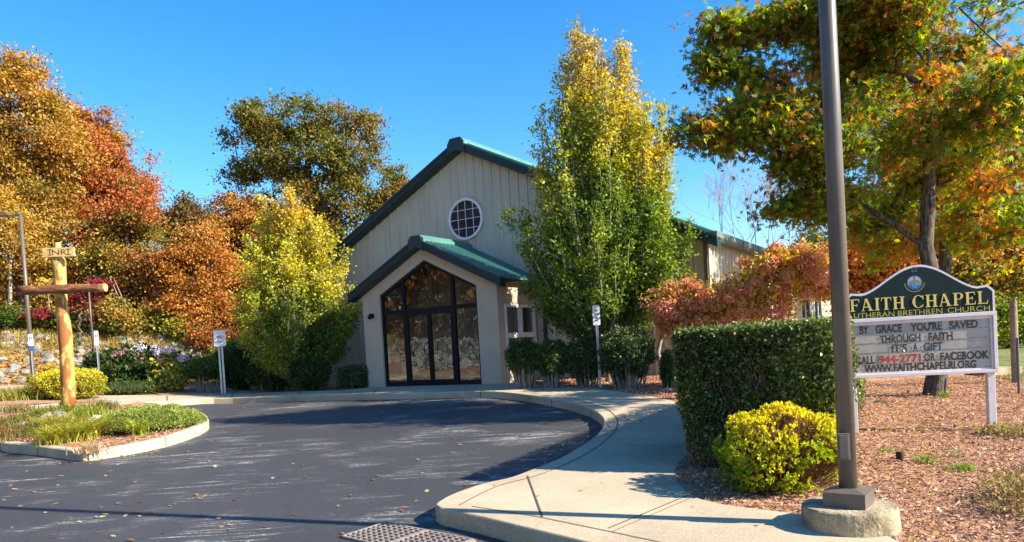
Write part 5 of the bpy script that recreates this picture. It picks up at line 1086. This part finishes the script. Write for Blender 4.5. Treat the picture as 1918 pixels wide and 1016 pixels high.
tree('pin_oak', ob, pt(1738, -120, ob.y + .1), oak_bl, ob.y, 'large pin oak with green and rust lobed leaves behind the church sign', 'tree', OAKP, 700, 54, .105, .165, tr=.155, star=True, gap=.5, extra=[(1322, 48, 1480, 40, 14, 0), (1330, 70, 1470, 60, 9, .2), (1312, 108, 1470, 150, 16, .1), (1320, 135, 1450, 168, 10, .2), (1272, 238, 1480, 215, 22, -.1), (1290, 262, 1420, 245, 10, 0), (1352, 285, 1400, 245, 5, 0), (1390, 200, 1540, 180, 12, .1), (1450, 300, 1560, 260, 10, .1), (1460, 318, 1560, 300, 8, .2), (1442, 398, 1560, 350, 14, .4), (1480, 380, 1600, 372, 10, .5), (1400, 235, 1540, 240, 12, .3)], leafm=OLEAF, shell=.6, rtip=.009, step=.6, sag=.12, nsc=.7, flat=.75, tjit=.24)
# second oak close behind the pin oak, with its own trunk and crown
tree('pin_oak', Vector((11.4, 19.6, tilt(11.4, 19.6) + .1)), pt(1775, 100, 19.6), [(1790, 240, 170, 120, 0, 3), (1720, 380, 130, 80, 0, 2.5), (1850, 420, 130, 90, 0, 2.6), (1650, 450, 70, 50, 0, 1.6), (1900, 300, 110, 110, 0, 3)], 19.6, 'second oak with browner bark close behind the large pin oak', 'tree', [(.14, .2, .03), (.27, .32, .04), (.46, .44, .04), (.50, .25, .05), (.52, .20, .07), (.22, .28, .04)], 340, 70, .14, .28, tr=.2, leafm=OLEAF, star=True, shell=.4, rtip=.014, step=1., nsc=.9, flat=.6)
ra = 'autumn trees along the street on the right'
tree('maple_tree', gb(1640, 29), pt(1640, 440, 29), [(1640, 490, 52, 50), (1600, 520, 30, 30), (1690, 480, 60, 60)], 29, 'orange red maple behind the left shoulder of the church sign', 'tree', [RUST, (.55, .14, .05), ORA, OLV], 150, 110, .17, .34, tr=.16, group=ra, nsc=.8)
tree('maple_tree', gb(1830, 30), pt(1830, 420, 30), [(1800, 500, 80, 60), (1870, 470, 80, 80), (1760, 450, 60, 60), (1850, 540, 80, 36), (1930, 520, 70, 90)], 30, 'red and orange maple behind the right shoulder of the church sign', 'tree', [(.48, .14, .08), (.50, .22, .06), (.2, .24, .04), (.52, .36, .07), (.40, .36, .05), (.16, .2, .03)], 300, 110, .17, .36, tr=.2, group=ra, nsc=.8)
tree('maple_tree', gb(1890, 24), pt(1889, 600, 24), [(1880, 605, 40, 36), (1858, 620, 20, 26), (1915, 600, 30, 36)], 24, 'small yellow green street tree with a thin dark trunk', 'tree', [GRN, YGR, (.45, .42, .05), (.6, .42, .05)], 90, 110, .11, .22, tr=.12, group=ra, nsc=1.2)
tree('evergreen_tree', gb(1600, 50), pt(1590, 440, 50), [(1590, 500, 34, 40), (1620, 520, 40, 36)], 50, 'pale green and yellow tree between light pole and sign top', 'tree', [(.16, .2, .05), (.28, .33, .07), (.42, .40, .08)], 120, 90, .22, .4, tr=.2, nsc=.9)
tree('evergreen_tree', gb(1530, 66), pt(1530, 440, 66), [(1530, 470, 40, 44), (1570, 470, 30, 60), (1490, 490, 30, 24)], 66, 'blue green evergreen rising over the far end of the chapel roof', 'tree', [(.07, .1, .05), (.14, .19, .09), (.24, .3, .1)], 130, 90, .24, .45, tr=.25, nsc=.8, shell=.3)
o = mass('far_woodland', [(1700 + i * 60, 560, 60, 50) for i in range(7)], 44, 16000, .3, [OLV, GRN, ORA, YGR, DKG]); tag(o, 'dense autumn trees across the street filling the view behind the sign', 'woodland', kind='stuff')
# bare tree
bt = gb(1440, 68); t_ = thing('bare_tree', bt, 'leafless grey tree standing beyond the chapel roof', 'tree')
sg = []
def rec(p, d, L_, r, k):
    e = p + d * L_; sg.append((np.array(p), np.array(e), r, r * .75))
    if k == 0: return
    for _ in range(3 if k > 1 else 4):
        nd = Vector(RS.normal(size=3)) * .34 + d; nd.z = abs(nd.z) + .25; nd.normalize(); rec(e, nd, L_ * random.uniform(.62, .86), r * .62, k - 1)
for sx_ in (-2.2, -.7, .8, 2.3): rec(bt + Vector((sx_ * .3, 0, 0)), Vector((sx_ * .16, 0, 1)).normalized(), 4.4, .09, 5)
segtubes(sg, 'branches', plain('grey_twigs', (.30, .24, .22), .9), t_, 3)
ep = np.array([s[1] for s in sg[-500:]]); ep = np.repeat(ep[RS.choice(len(ep), 220)], 4, 0) + RS.normal(size=(880, 3)) * .25; leafobj('last_leaves', ep, .16 + .12 * RS.rand(len(ep)), pal([(.25, .13, .06), (.3, .22, .08)], RS.rand(len(ep))), t_)
# ---------------------------------------------------------------- stone bank
ROCKM = [noisy('rubble_stone_%d' % i, [(.3, a), (.7, b_)], 4, .9, 25, .6, .02) for i, (a, b_) in enumerate([((.13, .125, .115), (.32, .31, .285)), ((.17, .145, .11), (.36, .31, .24)), ((.08, .08, .08), (.22, .215, .21))])]
def rock_mesh(name, m_, sub=2, rough=.22, sq=(1, .8, .6)):
    bm = bmesh.new(); bmesh.ops.create_icosphere(bm, subdivisions=sub, radius=1)
    pl_ = [Vector(RS.normal(size=3)).normalized() for _ in range(9)]; ds_ = [random.uniform(.55, .9) for _ in pl_]
    for v in bm.verts:
        for p_, d_ in zip(pl_, ds_):
            k = v.co.dot(p_) - d_
            if k > 0: v.co -= p_ * k
        v.co *= 1 + random.uniform(-.03, .03); v.co = Vector((v.co.x * sq[0], v.co.y * sq[1], v.co.z * sq[2]))
    me = bpy.data.meshes.new(name); bm.to_mesh(me); bm.free(); me.materials.append(m_); return me
rocks = [rock_mesh('rubble_stone', ROCKM[i % 3]) for i in range(9)]
cnt = 0; rest = MB()
def bank_pt(s):
    L_ = 0
    for (x0, y0), (x1, y1) in zip(BANK, BANK[1:]):
        d = math.hypot(x1 - x0, y1 - y0)
        if L_ + d > s: f = (s - L_) / d; return x0 + (x1 - x0) * f, y0 + (y1 - y0) * f, (y0 - y1) / d, (x1 - x0) / d
        L_ += d
    return None
cand = []
s = 36.
while s < 92:
    for _ in range(17):
        q = bank_pt(s + random.uniform(0, .5))
        if not q: break
        w = random.uniform(.3, 4.3); x, y = q[0] + q[2] * w, q[1] + q[3] * w; a = x / max(y, .1); r = random.uniform(.13, .30) * (1 - .05 * w); cand.append((x, y, r, -.75 < a < -.30 and y > 20))
    s += .46
vis = [c for c in cand if c[3]]; vis.sort(key=lambda c: c[1] - c[2] * 8); nvis = vis[:295]; other = vis[295:] + [c for c in cand if not c[3]]
for x, y, r, _ in nvis:
    o = bpy.data.objects.new('rubble_stone', random.choice(rocks)); C.objects.link(o); o.location = (x, y, ground_z(x, y) + .12); o.scale = (r * 1.15, r * 1.15, r * 1.15); o.rotation_euler = (random.uniform(-.5, .5), random.uniform(-.5, .5), random.uniform(0, 6.28))
    tag(o, 'pale grey rubble stone on the bank under the woodland, left of the chapel', 'stone', 'rubble stones of the bank')
def merge_copies(name, items, meshes, cols=None, matl=None):
    VV, FF, base = [], [], 0
    for (loc, r, rot) in items:
        me = random.choice(meshes); V = np.array([v.co[:] for v in me.vertices]) * r; Rm = np.array(rot.to_matrix()); V = V @ Rm.T + np.array(loc); VV.append(V); FF.append(np.array([p.vertices[:] for p in me.polygons]) + base); base += len(V)
    return np_mesh(name, np.concatenate(VV), np.concatenate(FF), matl or meshes[0].materials[0], None, org=Vector(np.concatenate(VV).mean(0)))
from mathutils import Euler
o = merge_copies('rubble_stones', [((x, y, ground_z(x, y) + .12), r * 1.1, Euler((random.uniform(-.5, .5), random.uniform(-.5, .5), random.uniform(0, 6)))) for x, y, r, _ in other], rocks, matl=ROCKM[0]); tag(o, 'rest of the pale rubble stones packed along the bank', 'stones', kind='stuff')
# dry grass on the bank top
def blades(name, P, h, col, parent=None, w=.006, bend=.6, matl=None, org=None, up=1.):
    n = len(P); a = RS.rand(n) * 2 * math.pi; dx = np.stack([np.cos(a), np.sin(a), 0 * a], 1); side = np.stack([-np.sin(a), np.cos(a), 0 * a], 1); V = []
    for i in range(5):
        f = i / 4; z = h * (f * up - .30 * bend * f ** 3); off = h * bend * f ** 1.8 * .75; c = P + dx * off[:, None] + np.stack([0 * z, 0 * z, z], 1); ww = w * (1 - f ** 2 * .9); V += [c - side * (ww if np.ndim(ww) == 0 else ww[:, None]), c + side * (ww if np.ndim(ww) == 0 else ww[:, None])]
    V = np.stack(V, 1).reshape(-1, 3); b_ = np.arange(n)[:, None] * 10; Fq = np.concatenate([b_ + np.array([[2 * i, 2 * i + 1, 2 * i + 3, 2 * i + 2]]) for i in range(4)])
    return np_mesh(name, V, Fq, matl or LEAF, parent, org=org if parent is None else None, col=np.repeat(col, 10, 0))
def gpts(fn_, n, zoff=.12):
    out = []
    while len(out) < n:
        x, y = fn_(); out.append((x, y, ground_z(x, y) + zoff))
    return np.array(out)
def bp():
    q = bank_pt(random.uniform(52, 90)); w = random.gauss(3.9, 1.1); return q[0] + q[2] * w, q[1] + q[3] * w
P = gpts(bp, 26000); o = blades('dry_grass', P, .12 + .3 * RS.rand(len(P)), pal([(.45, .30, .10), (.5, .38, .12), (.25, .24, .05), (.3, .28, .06), (.4, .2, .07)], lf(P, .8) * .7 + RS.rand(len(P)) * .3), w=.012, org=Vector(P.mean(0))); tag(o, 'dry golden grass covering the top of the stone bank', 'grass', kind='stuff')
# leaf litter on the bank slope and under the trees
def litter(name, fn_, n, ls, palt, label, zoff, tiltz=2.2, kind='stuff', cat='leaf litter'):
    P = gpts(fn_, n, zoff); V, c = leafquads(P, ls * (.6 + .7 * RS.rand(n)), pal(palt, RS.rand(n)) * (1 + RS.normal(size=(n, 1)) * .2).clip(.4, 1.6), bias=(0, 0, tiltz), aspect=.36)
    o = np_mesh(name, V, np.arange(len(V)).reshape(-1, 4), LEAF, None, org=Vector(P.mean(0)), col=c); return tag(o, label, cat, kind=kind)
litter('leaf_litter', lambda: (random.uniform(-24, 0), random.uniform(28, 42)), 30000, .16, [RUST, ORA, GOLD, BRN, (.4, .25, .1)], 'fallen orange and brown leaves carpeting the woodland floor', .14)
# ---------------------------------------------------------------- island planting
def ipt(px, py): return at(px, py, .16)
ju = ipt(272, 800); jt = thing('juniper_mound', ju + Vector((0, .5, 0)), 'low bright green spreading juniper mound filling the right end of the kerbed island', 'shrub')
n = 26000; u = RS.rand(n) * 2 * math.pi; q = RS.rand(n) ** .5; jc = at(280, 799, .16); jx, jy = 1.0, 1.02
X_ = q * np.cos(u); Y_ = q * np.sin(u); lump = .06 * np.sin(X_ * 9 + 2) * np.sin(Y_ * 8 + X_ * 5); Zj = .36 * np.sqrt(np.clip(1 - q ** 2.2, 0, 1)) + lump * (1 - q ** 3)
P = np.stack([jc.x + X_ * jx, jc.y + Y_ * jy, tilt(jc.x, jc.y) + .17 + np.maximum(Zj, 0) * (1 - .25 * RS.rand(n) ** 2)], 1)
A = nrm(np.stack([X_ * .9, Y_ * .9, .55 + 0 * X_], 1) + RS.normal(size=(n, 3)) * .35)
col = pal([(.09, .14, .03), (.20, .26, .05), (.33, .38, .09), (.42, .44, .14)], lf(P, 5) * .5 + .25 + RS.normal(size=n) * .15 + lump * 3); leafobj('foliage', P, .055 * (.6 + .7 * RS.rand(n)), col, jt, axis=A, axw=.75, aspect=.2)
jm = MB(); ns = 24
jv = []
for i in range(7):
    f = i / 6; z = .29 * math.sqrt(max(0, 1 - f ** 2.2)) - .04
    for k in range(ns): a = 2 * math.pi * k / ns; jv.append((jc.x + math.cos(a) * jx * f * .93, jc.y + math.sin(a) * jy * f * .93, tilt(jc.x, jc.y) + .15 + z))
jm.add(jv, [(i * ns + k, (i + 1) * ns + k, (i + 1) * ns + (k + 1) % ns, i * ns + (k + 1) % ns) for i in range(6) for k in range(ns)]); jm.build('light_block_core', bpy.data.materials['light_block_core_0.030'], jt, fix=False)  # dark light-blocking core added under the juniper foliage
def clump(name, px, py, r, n, h, palt, label, cat='plant', group=None, w=.007, bend=1.1, up=1.):
    c = ipt(px, py); P = np.array(c) + np.stack([RS.normal(size=n) * r, RS.normal(size=n) * r * .8, 0 * RS.rand(n)], 1); P[:, 2] = [ground_z(a, b_) + .14 for a, b_, _ in P]
    o = blades(name, P, h * (.5 + .7 * RS.rand(n)), pal(palt, RS.rand(n)), w=w, bend=bend, org=c, up=up); return tag(o, label, cat, group)
DL = [(.14, .26, .03), (.30, .40, .05), (.50, .50, .07), (.62, .48, .08), (.60, .40, .14)]
dg = 'daylily clumps on the island'
for (px, py, r, n_, lab) in [(112, 830, .13, 420, 'arching green and yellow daylily clump at the front corner of the island'), (150, 824, .13, 380, 'daylily clump second from the front corner of the island'), (185, 816, .12, 320, 'daylily clump in the middle of the front row on the island'), (130, 812, .12, 300, 'daylily clump between the flat rock and the front row'), (215, 812, .11, 300, 'daylily clump just left of the juniper mound'), (240, 806, .10, 260, 'yellowing daylily clump leaning against the juniper mound'), (100, 808, .10, 200, 'small daylily clump left of the cross base'), (262, 815, .06, 120, 'last small daylily clump at the front of the juniper')]:
    clump('daylily_clump', px, py, r * 1.1, int(n_ * .8), .42, DL, lab, group=dg, w=.010, bend=1.9, up=1.25)
o = clump('dry_grass_clump', 170, 845, .10, 160, .18, [(.5, .36, .2), (.6, .45, .28)], 'bleached dry grass tuft at the front kerb corner', bend=1.1)
for (px, py, r, n_, h, pl_, lab) in [(20, 815, .28, 600, .20, [(.12, .14, .03), (.3, .22, .07), (.35, .2, .09)], 'brownish weedy perennial patch at the left picture edge on the island'), (60, 790, .3, 600, .2, [(.10, .14, .03), (.2, .24, .04), (.3, .2, .06)], 'loose green perennial patch behind the flat rocks'), (100, 776, .22, 500, .2, [(.10, .16, .03), (.24, .30, .04), (.2, .14, .05)], 'low green perennials left of the cross base'), (165, 776, .2, 420, .22, [(.10, .16, .03), (.24, .30, .04), (.4, .36, .05)], 'low green perennials right of the cross base'), (195, 765, .16, 300, .2, [(.10, .16, .03), (.3, .2, .08)], 'small reddish green plant behind the white rock'), (30, 770, .25, 400, .2, [(.12, .14, .04), (.3, .22, .08)], 'dry stalky plant at the back of the island'), (-10, 800, .3, 500, .2, [(.12, .14, .04), (.3, .18, .08)], 'weedy plant half outside the left picture edge')]:
    clump('perennial_patch', px, py, r, n_, h, pl_, lab, w=.009, bend=.5, group='perennials on the island')
for i, (px, py) in enumerate([(-5, 748), (25, 750), (55, 744)]):
    clump('perennial_patch', px, py, .3, 600, .35, [(.14, .2, .03), (.3, .32, .05), (.4, .25, .08)], ['tall tufty plant at the left edge beyond the island', 'green tufty plant between the walkways on the left', 'small tufty plant beside the wide golden bush'][i], w=.012, bend=.5, group='perennials beyond the island')
# flowers
fm = [((15, 770), (.62, .3, .33)), ((6, 812), (.5, .02, .03)), ((3, 819), (.55, .03, .04)), ((92, 789), (.6, .02, .03)), ((136, 787), (.6, .03, .02)), ((172, 781), (.65, .02, .05)), ((160, 767), (.6, .05, .03)), ((28, 780), (.65, .3, .25)), ((102, 791), (.13, .12, .4)), ((5, 781), (.7, .6, .6)), ((118, 776), (.65, .5, .04)), ((152, 760), (.6, .55, .04)), ((53, 727), (.6, .04, .05)), ((68, 733), (.6, .04, .05)), ((88, 727), (.6, .04, .05))]
for (px, py), c in fm:
    b0 = ipt(px, py + 18); b0.z += .0; hh = .26; o = thing('garden_flower', b0, 'small ' + ('red' if c[0] > .45 and c[1] < .1 else 'violet' if c[2] > .35 and c[0] < .2 else 'yellow' if c[1] > .45 and c[2] < .1 else 'pale pink') + ' flower', 'flower', 'small flowers in the island beds')
    fh = MB(); top = b0 + Vector((0, 0, hh))
    for k in range(5):
        a = k * 1.257; d = Vector((math.cos(a), math.sin(a), .35)) * .045; s_ = Vector((-math.sin(a), math.cos(a), 0)) * .022; fh.add([top, top + d * .6 + s_, top + d, top + d * .6 - s_], [(0, 1, 2, 3)], c)
    fh.build('petals', PETAL, o, fix=False); st = MB(); st.tube([b0 - Vector((0, 0, .02)), top], .003, 5, col=(.1, .14, .03)); st.build('stalk', LEAF, o)
places = ['at the far left near the back kerb', 'low at the left picture edge', 'lowest at the left picture edge', 'above the flat rock', 'in the daylilies left of the cross base', 'in front of the white rock', 'right beside the cross base', 'left at the back of the island', 'next to the red one above the flat rock', 'at the very left edge', 'left of the cross base', 'right behind the cross base', 'left in the bed beyond the island', 'middle of the bed beyond the island', 'right in the bed beyond the island']
for o, w in zip([o for o in bpy.data.objects if o.name.startswith('garden_flower')], places): o['label'] = o['label'] + ' ' + w
def rock(px, py, r, rot, label, m_, sq=(1, .7, .6), yoff=0):
    c = ipt(px, py); o = bpy.data.objects.new('garden_rock', rock_mesh('garden_rock', m_, 3, sq=sq)); C.objects.link(o); o.location = c + Vector((0, yoff, r * .12)); o.scale = (r, r, r); o.rotation_euler = rot; tag(o, label, 'rock', 'rocks on the island'); return o
WR_ = noisy('white_rock', [(.3, (.4, .42, .45)), (.7, (.75, .78, .8))], 9, .8, 40, .5, .01)
rock(171, 790, .17, (0, .3, .2), 'white speckled rock right of the cross base', WR_, yoff=.2); rock(46, 798, .16, (.2, .1, .6), 'pale flat rock at the left of the island', ROCKM[1]); rock(82, 790, .24, (.1, -.7, .3), 'slanted grey brown rock standing behind the daylilies', ROCKM[1], (1, .5, .4)); rock(126, 779, .17, (0, .1, .1), 'grey rock hugging the foot of the log cross', ROCKM[2], yoff=-.25)
# ---------------------------------------------------------------- mulch chips
CHIPP = [(.18, .075, .04), (.34, .15, .08), (.45, .24, .14), (.55, .36, .24), (.40, .18, .10), (.62, .5, .38)]
CHIP = attrmat('mulch_chip', .9, .15, .5, 40)
def chips(fn_, n, lo, hi, label, zoff):
    P = gpts(fn_, n, zoff); A = nrm(RS.normal(size=(n, 3)) * np.array([1, 1, .25])); Nn = nrm(RS.normal(size=(n, 3)) * .45 + np.array([0, 0, 1])); Bv = nrm(np.cross(Nn, A)); L_ = (lo + (hi - lo) * RS.rand(n) ** 2)[:, None]; Wd = L_ * (.14 + .2 * RS.rand(n))[:, None]
    V = np.stack([P - A * L_ - Bv * Wd, P + A * L_ - Bv * Wd * .7, P + A * L_ * .95 + Bv * Wd, P - A * L_ * .9 + Bv * Wd * .8], 1).reshape(-1, 3); col = pal(CHIPP, RS.rand(n)) * (1 + RS.normal(size=(n, 1)) * .2).clip(.4, 1.5)
    o = np_mesh('mulch_chips', V, np.arange(len(V)).reshape(-1, 4), CHIP, None, org=Vector(P.mean(0)), col=np.repeat(col, 4, 0)); tag(o, label, 'mulch', kind='stuff')
bed_poly = [p for p in bedr]
def rb():
    while True:
        y = 3 + 12 * random.random() ** 1.6; x = random.uniform(1.6, 12)
        if inside(x, y, bed_poly) and x < y * .78 + .5: 
            if (Vector((x, y)) - Vector((lp.x, lp.y))).length > .36: return x, y
chips(rb, 105000, .008, .028, 'reddish brown bark chips covering the mulch bed around the sign', .162)
isl_in = inset(isl, .2)
def ib():
    while True:
        x, y = random.uniform(-13, -3), random.uniform(9, 17)
        if inside(x, y, isl_in): return x, y
chips(ib, 26000, .012, .035, 'reddish bark chips on the kerbed island', .165)
def lb():
    while True:
        x, y = random.uniform(.5, 6), random.uniform(13, 22)
        if inside(x, y, bed_poly): return x, y
chips(lb, 20000, .02, .045, 'reddish bark chips along the chapel wall', .162)
litter('leaf_litter', rb, 1500, .05, [(.5, .3, .12), (.6, .42, .2), (.45, .2, .08), (.66, .5, .14)], 'dry fallen leaves scattered over the mulch around the sign', .175, 1.5)
# ---------------------------------------------------------------- fallen leaves: asphalt and pavement
def leaf_mesh(c, s):
    bm_ = MB(); pts_ = [(0, -.5), (.12, -.3), (.34, -.28), (.2, -.05), (.42, .16), (.16, .16), (.1, .38), (0, .55), (-.1, .38), (-.18, .14), (-.4, .16), (-.2, -.05), (-.32, -.3), (-.12, -.28)]
    me = bpy.data.meshes.new('fallen_leaf'); V = [(x * s, y * s, .18 * s * abs(x) + .10 * s * y * y + .004) for x, y in pts_] + [(0, 0, .003)]
    me.from_pydata(V, [], [(i, (i + 1) % 14, 14) for i in range(14)]); ca = me.color_attributes.new('Col', 'FLOAT_COLOR', 'POINT'); ca.data.foreach_set('color', np.array([(*c, 1)] * 15, 'f').ravel()); me.materials.append(LEAF); return me
lms = [leaf_mesh(c, 1.) for c in ((.5, .38, .16), (.48, .32, .12), (.42, .2, .09), (.55, .46, .28), (.36, .08, .07), (.36, .2, .1), (.5, .43, .22))]
def fallen(x, y, z, s, label, grp):
    o = bpy.data.objects.new('fallen_leaf', random.choice(lms)); C.objects.link(o); o.location = (x, y, z); o.scale = (s, s, s * random.uniform(.6, 1.8)); o.rotation_euler = (random.uniform(-.3, .3), random.uniform(-.3, .3), random.uniform(0, 6.28)); tag(o, label, 'leaf', grp)
k = 0
while k < 130:
    px, py = random.uniform(0, 1130), 760 + 256 * random.random() ** .8
    p = at(px, py, .004)
    if inside(p.x, p.y, isl) or inside(p.x, p.y, walk) or not inside(p.x, p.y, asph_in): continue
    if px > 600 and random.random() < .45: continue
    fallen(p.x, p.y, p.z + .006, random.uniform(.05, .095), 'dry autumn leaf lying on the dark asphalt', 'leaves fallen on the asphalt'); k += 1
for i in range(46):            # gathered along kerbs
    a = isl[random.randint(3, 14)]; q = toward(a, (a[0] + .01, a[1] - 1), random.uniform(.03, .3)); fallen(q[0] + random.uniform(-.3, .3), q[1], ground_z(*q) + .01, random.uniform(.05, .09), 'dry leaf gathered against the front kerb of the island', 'leaves gathered at the island kerb')
kf = [p for p in kerb_far if 6.9 < p[1] < 19 and p[0] > -.5]
for i in range(60):
    a = random.choice(kf); q = toward(a, (-4, 11), random.uniform(.03, .16)); fallen(q[0] + random.uniform(-.15, .15), q[1] + random.uniform(-.25, .25), ground_z(*q) + .012, random.uniform(.04, .08), 'dry leaf gathered in the gutter of the curved kerb', 'leaves gathered at the curved kerb')
for px, py in [(1222, 767), (1228, 770), (1200, 790), (1262, 760), (1150, 806), (1105, 842), (1180, 832), (1240, 835), (1235, 755), (1090, 920), (1010, 930), (1300, 950), (1420, 985), (1130, 905), (1250, 780), (1215, 800)]:
    p = at(px, py, KH); fallen(p.x, p.y, p.z + .008, random.uniform(.04, .07), 'dry leaf lying on the curved concrete pavement', 'leaves fallen on the pavement')
# ---------------------------------------------------------------- storm drain
g0, g1, g2 = at(627, 1004, .01), at(722, 979, .01), at(893, 1013, .01)
gu_, gv_ = (g2 - g1), (g0 - g1); gu_ = gu_.normalized(); gv_ = (gv_ - gu_ * gv_.dot(gu_)).normalized(); GWd = (g0 - g1).length * .98
drain = thing('storm_drain', g1 + gu_ * .45 + gv_ * GWd / 2, 'cast iron storm drain grate in the asphalt below the pavement nose', 'drain')
GF = lambda a, b_, z=0: g1 + gu_ * a + gv_ * b_ + Vector((0, 0, z - .008))
IRON = noisy('rusty_cast_iron', [(.3, (.16, .13, .12)), (.55, (.26, .22, .2)), (.75, (.36, .2, .11))], 14, .7, 60, .5, .006, spec=.5)
def gbar(mb, a0, b0, a1, b1, w, z0=.0, z1=.022):
    d = Vector((a1 - a0, b1 - b0)); d.normalize(); nx_, ny_ = -d.y * w / 2, d.x * w / 2
    q = [(a0 - nx_, b0 - ny_), (a1 - nx_, b1 - ny_), (a1 + nx_, b1 + ny_), (a0 + nx_, b0 + ny_)]
    mb.prism(q, lambda a, b_, z: GF(a, b_, z), z0, z1)
DLn = 1.15
pit = MB(); pit.add([GF(0, 0, .003), GF(DLn, 0, .003), GF(DLn, GWd, .003), GF(0, GWd, .003)], [(0, 1, 2, 3)]); pit.build('pit_shade_plate', plain('pit_shade_black', (.006, .006, .006), .95), drain, fix=False)  # near-black plate over the asphalt, painted as the shade inside the pit
fm_ = MB(); e = .02
for q in ((0, e / 2, DLn, e / 2), (0, GWd - e / 2, DLn, GWd - e / 2), (e / 2, 0, e / 2, GWd), (DLn - e / 2, 0, DLn - e / 2, GWd)): gbar(fm_, *q, e, -.01, .02)
fm_.build('frame', IRON, drain)
half = .56
for h0 in (.024, .024 + half):
    gm = MB(); gbar(gm, h0, .012, h0, GWd - .012, .022, .004, .0235); gbar(gm, h0 + half - .03, .012, h0 + half - .03, GWd - .012, .022, .004, .0235)
    nb = 7
    for i in range(1, 9): b_ = GWd * i / 9; gbar(gm, h0, b_, h0 + half - .03, b_, .014, .004, .0225)
    for i in range(1, nb):
        a = h0 + (half - .03) * i / nb
        for j_ in range(9):
            b0 = GWd * j_ / 9 + .012; b1 = GWd * (j_ + 1) / 9 - .002; gbar(gm, a - .018, b0, a + .018, b1, .02, .002, .0215)
    gm.build('grate', IRON, drain)
# ---------------------------------------------------------------- things on the right
p0 = at(1903, 722, .1); T0 = pt(1902, 562, p0.y)
wp = MB(); wp.tube([p0 - Vector((0, 0, .1)), Vector((p0.x, p0.y, T0.z - .02))], [.068, .062], 14); wp.tube([Vector((p0.x + .02, p0.y, T0.z - .05)), Vector((p0.x + .02, p0.y, T0.z + .02))], [.035, .03], 8)
tag(wp.build('wooden_post', noisy('weathered_wood', [(.3, (.16, .13, .1)), (.7, (.36, .29, .2))], 9, .9, 30, .7, .01), org=p0, smooth=False), 'weathered round wooden post at the right edge beyond the church sign', 'post')
p0 = at(1909, 744, .1); T0 = pt(1902, 633, p0.y); wp = MB(); wp.tube([p0 - Vector((0, 0, .1)), Vector((p0.x, p0.y, T0.z))], [.022, .022], 8); tag(wp.build('metal_stake', plain('grey_steel', (.1, .12, .14), .5, .5, .3), org=p0), 'thin dark metal stake in front of the weathered wooden post', 'stake')
sp = at(1687, 862, .15); st = MB(); st.tube([sp - Vector((0, 0, .05)), sp + Vector((0, 0, .03)), sp + Vector((0, 0, .085))], [.045, .038, .036], 9, jit=.2); tag(st.build('tree_stump', noisy('charred_stump', [(.3, (.02, .014, .01)), (.7, (.12, .08, .05))], 30, .95, 60, .9, .02), org=sp), 'tiny dark sawn tree stump sticking out of the mulch', 'stump')
rp = at(1655, 755, .15); o = bpy.data.objects.new('surface_root', rock_mesh('surface_root', BARK, 3, sq=(1, .35, .3))); C.objects.link(o); o.location = rp; o.scale = (.16, .16, .16); o.rotation_euler = (0, .15, -.4); tag(o, 'dark piece of surface root lying in the mulch left of the oak trunk', 'root')
for (px, py, n_, h, lab) in [(1662, 845, 90, .07, 'green grass tuft left behind the tiny stump'), (1733, 862, 180, .085, 'largest green grass tuft right of the tiny stump'), (1792, 850, 60, .06, 'small yellowish grass tuft in the mulch'), (1803, 878, 200, .085, 'broad green grass tuft nearest the sign post'), (1730, 800, 40, .05, 'tiny green grass tuft in the mulch below the sign'), (1770, 742, 120, .12, 'grass tuft at the foot of the oak trunk')]:
    clump('grass_tuft', px, py, .055, n_, h, [(.12, .22, .03), (.22, .34, .04), (.3, .38, .06)], lab, 'grass', 'grass tufts in the mulch', w=.0035, bend=.7)
for (px, py, r, n_, h, lab) in [(1858, 812, .07, 260, .10, 'brown dry weed around the right post of the sign'), (1905, 815, .16, 500, .13, 'low brown and green weed right of the sign post'), (1912, 930, .13, 600, .24, 'straggly weed plant at the right picture edge'), (1935, 960, .16, 500, .25, 'weed plant cut by the lower right picture edge')]:
    c = ipt(px, py); P = np.array(c) + RS.normal(size=(n_, 3)) * np.array([r, r, 0]); P[:, 2] = c.z + np.abs(RS.rand(n_)) * h * .9; V, cc2 = leafquads(P, .022 + .02 * RS.rand(n_), pal([(.3, .16, .09), (.35, .26, .1), (.24, .3, .07), (.45, .35, .15)], RS.rand(n_)))
    wd = thing('weed_plant', c, lab, 'plant', 'weeds in the mulch'); np_mesh('leaves', V, np.arange(len(V)).reshape(-1, 4), LEAF, wd, col=cc2); sg = [(np.array(c) + np.array([a, b_, 0]), np.array(c) + np.array([a * 1.8, b_ * 1.8, h]), .0025, .0015) for a, b_ in RS.normal(size=(30, 2)) * r * .5]; segtubes(sg, 'stems', bpy.data.materials['reddish_twig'], wd, 4)
P = gpts(lambda: (random.uniform(9.5, 13.6), random.uniform(9, 19)), 16000, .15); P = P[[not inside(x, y, bed_poly) and not inside(x, y, road) for x, y, _ in P]]; o = blades('grass', P, .05 + .06 * RS.rand(len(P)), pal([(.08, .15, .02), (.16, .26, .04), (.3, .3, .08)], RS.rand(len(P))), w=.006, org=Vector(P.mean(0))); tag(o, 'short green grass of the verge beyond the mulch', 'grass', kind='stuff')
cbk = at(1868, 705, .1); kk = MB(); kk.box(cbk + Vector((0, 0, .08)), (.75, .5, .2), Matrix.Rotation(.3, 3, 'Z')); tag(kk.build('concrete_block', FOOTC, org=cbk, bevel=.01), 'low concrete slab edge on the verge right of the sign', 'block')
